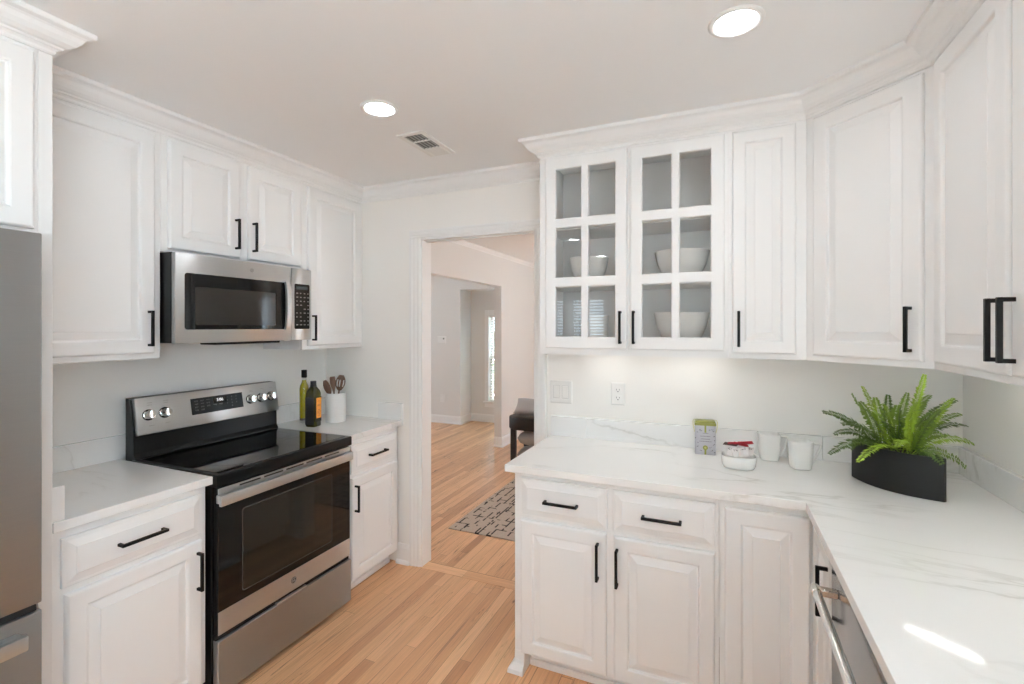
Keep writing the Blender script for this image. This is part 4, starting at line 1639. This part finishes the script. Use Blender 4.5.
for i, (x, y, style, lean, yaw) in enumerate(packs):
    bm = B()
    lying = style != 'white'
    hw, hh = (.028, .019)
    # pillow-shaped paper sachet
    n, mth = 8, 5
    g1 = [[bm.verts.new((-hw + 2 * hw * a / n, -.0022 * math.sin(math.pi * a / n) * math.sin(math.pi * b / mth) - .0003, -hh + 2 * hh * b / mth)) for a in range(n + 1)] for b in range(mth + 1)]
    g2 = [[bm.verts.new((-hw + 2 * hw * a / n, .0022 * math.sin(math.pi * a / n) * math.sin(math.pi * b / mth) + .0003, -hh + 2 * hh * b / mth)) for a in range(n + 1)] for b in range(mth + 1)]
    for b in range(mth):
        for a in range(n):
            bm.faces.new((g1[b][a], g1[b][a + 1], g1[b + 1][a + 1], g1[b + 1][a]))
            bm.faces.new((g2[b][a], g2[b + 1][a], g2[b + 1][a + 1], g2[b][a + 1]))
    for b in range(mth):
        bm.faces.new((g1[b][0], g1[b + 1][0], g2[b + 1][0], g2[b][0]))
        bm.faces.new((g1[b][n], g2[b][n], g2[b + 1][n], g1[b + 1][n]))
    for a in range(n):
        bm.faces.new((g1[0][a], g2[0][a], g2[0][a + 1], g1[0][a + 1]))
        bm.faces.new((g1[mth][a], g1[mth][a + 1], g2[mth][a + 1], g2[mth][a]))
    if not lying:
        o = put('sugar_packet', bm, M_PAPER, None, (PX + x * 1.0, PY + y * 1.0, CT + 0.060 + 0.010 * ((i * .37) % 1)), (R(-20) + lean, R(90) * 0 + lean * .7, R(yaw)), smooth=40)
        b2 = B()
        for q in range(5):
            u = -.020 + q * .0085
            box(b2, u, u + pk.uniform(.003, .006), -.0034, -.0022, .006, .009)
            if pk.random() < .6:
                box(b2, u, u + .004, -.0034, -.0022, .012, .014)
        put('print', b2, M_INKG, o, label='grey print')
        lab = names['white']
    else:
        idx = [j for j, p in enumerate(packs) if p[2] == style].index(i)
        o = put('sugar_packet', bm, M_RED if style == 'red' else M_BROWN, None, (PX + x, PY + y, CT + 0.092 + .007 * idx), (R(60), R(6 - 8 * idx), R((-14, 8, -10)[idx] if style == 'red' else 12)), smooth=40)
        lab = {'red': ('topmost red sugar packet lying across the filled bowl', 'middle red sugar packet in the bowl', 'rightmost red sugar packet in the bowl')[idx],
               'brown': 'brown printed sugar packet at the left of the bowl'}[style]
    tag(o, lab, 'sugar packet', 'sugar packets in the white bowl')


# ------------------------------------------------------------------ mugs
def mug(x, y, rz, label):
    t = thing('mug', label, 'mug', (x, y, CT), rz, 'white squarish mugs on the worktop')
    bm = B()
    lathe(bm, [(.030, 0), (.0345, .003), (.037, .012), (.040, .045), (.0418, .085), (.0435, .116), (.0432, .1185), (.0415, .1185), (.0405, .115), (.0390, .08), (.037, .045), (.034, .012), (.01, .008)], 44, sq=2.2, a0=0)
    put('cup', bm, M_CER, t, smooth=40)
    bm = B()
    path = [(.0415, 0, .103), (.056, 0, .106), (.072, 0, .105), (.0775, 0, .100), (.0765, 0, .092), (.066, 0, .066), (.052, 0, .036), (.036, 0, .022)]
    # smooth it
    P = [Vector(p) for p in path]
    Q = []
    for a, b in zip(P, P[1:]):
        Q += [a.lerp(b, k / 3) for k in range(3)]
    Q.append(P[-1])
    tube(bm, Q, .0052, 10)
    put('handle', bm, M_CER, t, smooth=60)


mug(0.316, 2.345, 12, 'white squarish mug in front, nearest the fern')
mug(0.206, 2.443, 8, 'white squarish mug at the back, nearest the sugar bowl')

# ------------------------------------------------------------------ bowls in the glass cabinet
def bowl(x, y, z, r, h, label):
    bm = B()
    lathe(bm, [(r * .42, 0), (r * .46, .004), (r * .70, h * .25), (r * .88, h * .58), (r * .985, h * .98), (r, h), (r * .965, h), (r * .85, h * .58), (r * .66, h * .28), (r * .1, h * .1)], 40)
    o = put('serving_bowl', bm, M_CER, None, (x, y, z), smooth=45)
    tag(o, label, 'bowl', 'white bowls behind the glass doors')


S1, S2, S0 = WZ + .340, WZ + .622, WZ + .040
bowl(-0.600, 2.36, S1 + .0003, 0.098, 0.135, 'white bowl on the middle shelf behind the left glass door')
bowl(-0.160, 2.36, S1 + .0003, 0.122, 0.140, 'wide white bowl on the middle shelf behind the right glass door')
bowl(-0.162, 2.36, S0 + .0003, 0.124, 0.158, 'wide white bowl on the bottom shelf behind the right glass door')
bm = B(); lathe(bm, [(.060, 0), (.066, .004), (.070, .03), (.072, .140), (.0725, .148), (.069, .148), (.067, .03), (.02, .012)], 40)
o = put('serving_bowl', bm, M_CER, None, (-0.575, 2.36, S0 + .0003), smooth=45)
tag(o, 'straight-sided white bowl on the bottom shelf behind the left glass door', 'bowl', 'white bowls behind the glass doors')

# ------------------------------------------------------------------ fern in a boat-shaped planter
FPX, FPY = 0.601, 2.198
t = thing('potted_fern', 'green fern in a black boat-shaped planter on the worktop', 'plant', (FPX, FPY, CT), 0)
HL, HW, PH = 0.154, 0.054, 0.148
ang = R(-45)


def boat(k, hw, hl):
    pts = []
    n = 22
    for i in range(n + 1):
        u = -1 + 2 * i / n
        pts.append((u * hl, -(hw * (1 - u * u) + .006)))
    for i in range(n + 1):
        u = 1 - 2 * i / n
        pts.append((u * hl, (hw * (1 - u * u) + .006)))
    return [(x * math.cos(ang) - y * math.sin(ang), x * math.sin(ang) + y * math.cos(ang)) for x, y in pts]


bm = B()
o1, i1 = boat(0, HW, HL), boat(0, HW - .006, HL - .007)
levels = [(o1, 0.0), (o1, PH), (i1, PH), (i1, PH - .022)]
rings = [[bm.verts.new((x, y, z)) for x, y in pts] for pts, z in levels]
for a, b in zip(rings, rings[1:]):
    for i in range(len(a)):
        bm.faces.new((a[i], a[(i + 1) % len(a)], b[(i + 1) % len(a)], b[i]))
bm.faces.new(rings[0][::-1]); bm.faces.new(rings[-1])
put('planter', bm, M_POT, t, smooth=40, label='black boat-shaped planter')
bm = B(); prism(bm, boat(0, HW - .0065, HL - .0075), PH - .026, PH - .012)
put('soil', bm, M_SOIL, t)

TIPS = [(-0.241, -0.072, 0.277), (-0.187, 0.028, 0.178), (-0.23, -0.122, 0.132), (-0.166, -0.225, 0.136), (-0.133, 0.008, 0.341), (-0.116, -0.072, 0.38), (0.001, 0.087, 0.334), (0.088, 0.005, 0.424), (0.012, -0.126, 0.304), (0.234, 0.166, 0.319), (0.183, 0.046, 0.339), (0.233, 0.122, 0.272), (0.27, 0.171, 0.22), (0.254, 0.077, 0.171), (0.213, 0.026, 0.094), (0.097, -0.122, 0.131), (-0.05, -0.197, 0.193), (0.07, 0.117, 0.342), (-0.124, 0.077, 0.114), (-0.039, 0.092, 0.32), (0.159, 0.177, 0.331), (0.11, -0.062, 0.307), (-0.103, -0.132, 0.304), (-0.051, -0.077, 0.317), (0.009, -0.018, 0.301), (0.109, 0.069, 0.316), (0.135, -0.029, 0.212), (-0.182, -0.079, 0.238), (-0.093, 0.068, 0.304), (0.097, -0.067, 0.255),
        (-0.06, -0.10, 0.26), (0.06, -0.09, 0.27), (0.02, 0.05, 0.30), (-0.10, -0.03, 0.29), (0.15, 0.08, 0.28)]
fr_rng = random.Random(4)
for ti, tip in enumerate(TIPS):
    tip = Vector(tip)
    hr = Vector((tip.x, tip.y, 0))
    along = (tip.x * math.cos(ang) + tip.y * math.sin(ang))
    along = max(-.09, min(.09, along * .4))
    base = Vector((along * math.cos(ang), along * math.sin(ang), PH - .015))
    rise = tip.z - base.z
    L0 = (tip - base).length
    mid = base.lerp(tip, 0.45) + Vector((0, 0, 1)) * (0.05 + 0.16 * max(0, hr.length - .05) * (1.0 if rise < .12 else .5)) * (1 if rise < .2 else .35)
    N = 22
    pts = []
    for i in range(N + 1):
        s = i / N
        pts.append(base * (1 - s) ** 2 + mid * (2 * s * (1 - s)) + tip * s * s)
    bm = B()
    tube(bm, pts, [.0016 * (1 - .75 * i / N) for i in range(N + 1)], 4)
    out = hr.normalized() if hr.length > .02 else Vector((0, -1, 0))
    roll = Vector((fr_rng.uniform(-.3, .1), fr_rng.uniform(-1.0, -.3), 0)) if rise < .2 else Vector((0, fr_rng.uniform(-.5, .1), 0))
    npair = max(16, int(L0 / .0072))
    for i in range(npair):
        s = 0.10 + 0.90 * (i + .5) / npair
        p = base * (1 - s) ** 2 + mid * (2 * s * (1 - s)) + tip * s * s
        tg = ((mid - base) * (1 - s) + (tip - mid) * s).normalized()
        upv = Vector((0, 0, 1)) - out * .6 * (1 if rise > .15 else .2) + roll
        side = tg.cross(upv)
        if side.length < .05:
            side = tg.orthogonal()
        side.normalize()
        nrm = side.cross(tg).normalized()
        ln = .021 * (math.sin(math.pi * min(1, .12 + s * .84)) ** .7) * fr_rng.uniform(.8, 1.15) + .004
        wd_ = .0042
        for sg in (-1, 1):
            d = (side * sg + tg * fr_rng.uniform(.25, .55) + nrm * fr_rng.uniform(-.30, .25)).normalized()
            wv = (tg - d * tg.dot(d)).normalized() * wd_
            tipv = p + d * ln - nrm * ln * .12
            a = bm.verts.new(p)
            b_ = bm.verts.new(p + d * ln * .45 + wv)
            c = bm.verts.new(tipv)
            e = bm.verts.new(p + d * ln * .45 - wv)
            m_ = bm.verts.new(p + d * ln * .5 + nrm * .0012)
            for f in ((a, e, m_), (e, c, m_), (c, b_, m_), (b_, a, m_)):
                bm.faces.new(f)
    mt = (M_FERN, M_FERND, M_FERNL)[0 if ti % 3 else 1]
    if ti in (3, 5, 7, 8, 10, 13, 16, 23):
        mt = M_FERNL
    if ti in (0, 1, 2, 6, 12, 15, 18):
        mt = M_FERND
    put('frond', bm, mt, t)

# ------------------------------------------------------------------ rug, bench and cushions beyond the doorway
bm = B(); box(bm, -1.86, -0.15, 3.095, 4.75, 0.0, 0.009, 0.003)
o = put('area_rug', bm, M_RUG)
tag(o, 'taupe area rug with broken dark line pattern past the doorway', 'rug')

t = thing('bench', 'dark wood bench with a rounded end in the dining room', 'bench', (-2.13, 5.02, 0), 0)
bm = B()
pts = []
for i in range(13):
    a = R(90 + 180 * i / 12)
    pts.append((.16 + .19 * math.cos(a) * .95, .19 * math.sin(a)))
pts += [(1.15, -.19), (1.15, .19)]
prism(bm, [(x - .04, y) for x, y in pts], 0.375, 0.505, 0.006, 2)
put('seat', bm, M_BENCH, t, smooth=40)
for x, y in ((0.0, -.12), (0.06, .13), (1.02, -.14), (1.02, .14)):
    bm = B(); box(bm, x, x + .055, y - .027, y + .027, 0, 0.376, .003)
    put('leg', bm, M_BENCH, t)


def cushion(name, label, loc, rot, w, h, th, m, group=None, puff=.5):
    bm = B()
    n = 16
    def P(i, j, s):
        u, v = -1 + 2 * i / n, -1 + 2 * j / n
        k = (1 - abs(u) ** 2.6) * (1 - abs(v) ** 2.6)
        pinch = 1 - .10 * (1 - abs(abs(u) - abs(v))) * 0
        x = u * w / 2 * (1 - .07 * (1 - v * v) * 1)
        z = v * h / 2 * (1 - .07 * (1 - u * u) * 1)
        return (x, s * th / 2 * k ** puff if k > 0 else 0, z)
    grid = {}
    for s in (-1, 1):
        for i in range(n + 1):
            for j in range(n + 1):
                e = i in (0, n) or j in (0, n)
                key = (i, j, 0 if e else s)
                if key not in grid:
                    grid[key] = bm.verts.new(P(i, j, s))
    for s in (-1, 1):
        for i in range(n):
            for j in range(n):
                q = []
                for a, b in ((i, j), (i + 1, j), (i + 1, j + 1), (i, j + 1)):
                    e = a in (0, n) or b in (0, n)
                    q.append(grid[(a, b, 0 if e else s)])
                bm.faces.new(q if s < 0 else q[::-1])
    o = put(name, bm, m, None, loc, rot, smooth=60)
    tag(o, label, 'cushion', group)
    return o


cushion('cushion', 'grey cushion lying on the dark bench, nearest its rounded end', (-1.87, 4.985, 0.612), (R(-38), 0, R(-6)), .52, .20, .15, M_FABRIC, 'cushions on and under the bench', .4)
cushion('cushion', 'grey cushion standing behind the front one on the dark bench', (-1.52, 5.16, 0.697), (R(-16), R(10), R(4)), .42, .36, .10, M_FABRIC, 'cushions on and under the bench')
cushion('floor_cushion', 'taupe floor cushion lying lower under the dark bench', (-1.79, 4.99, 0.092), (R(90), 0, R(4)), .56, .18, .18, M_FABRIC2, 'cushions on and under the bench', .22)
cushion('floor_cushion', 'taupe floor cushion stacked on top under the dark bench', (-1.79, 4.99, 0.268), (R(90), 0, R(-3)), .56, .18, .165, M_FABRIC2, 'cushions on and under the bench', .22)

# ------------------------------------------------------------------ greenery outside the windows
def bush(x, y, s, label):
    bm = B()
    rr = random.Random(int(x * 10 + y * 100))
    for k in range(420):
        th, ph = rr.uniform(0, 2 * math.pi), math.acos(rr.uniform(-1, 1))
        r = s * rr.uniform(.6, 1) 
        c = Vector((r * math.sin(ph) * math.cos(th), r * math.sin(ph) * math.sin(th), s * .95 + r * math.cos(ph)))
        u = Vector((rr.uniform(-1, 1), rr.uniform(-1, 1), rr.uniform(-1, 1))).normalized()
        v = u.orthogonal().normalized()
        l = s * .14
        q = [bm.verts.new(c + u * l), bm.verts.new(c + v * l * .5), bm.verts.new(c - u * l), bm.verts.new(c - v * l * .5)]
        bm.faces.new(q)
    tube(bm, [(0, 0, 0), (0, 0, s)], .05, 8)
    o = put('bush', bm, M_LEAFOUT, None, (x, y, -0.3))
    tag(o, label, 'bush', 'bushes outside the windows')


bush(-3.4, 8.6, 1.0, 'green leafy bush outside the entry window')
bush(-1.2, 10.6, 1.0, 'green leafy bush outside, right of the entry window')
bush(-5.9, 9.6, 0.9, 'green leafy bush outside, left of the entry window')
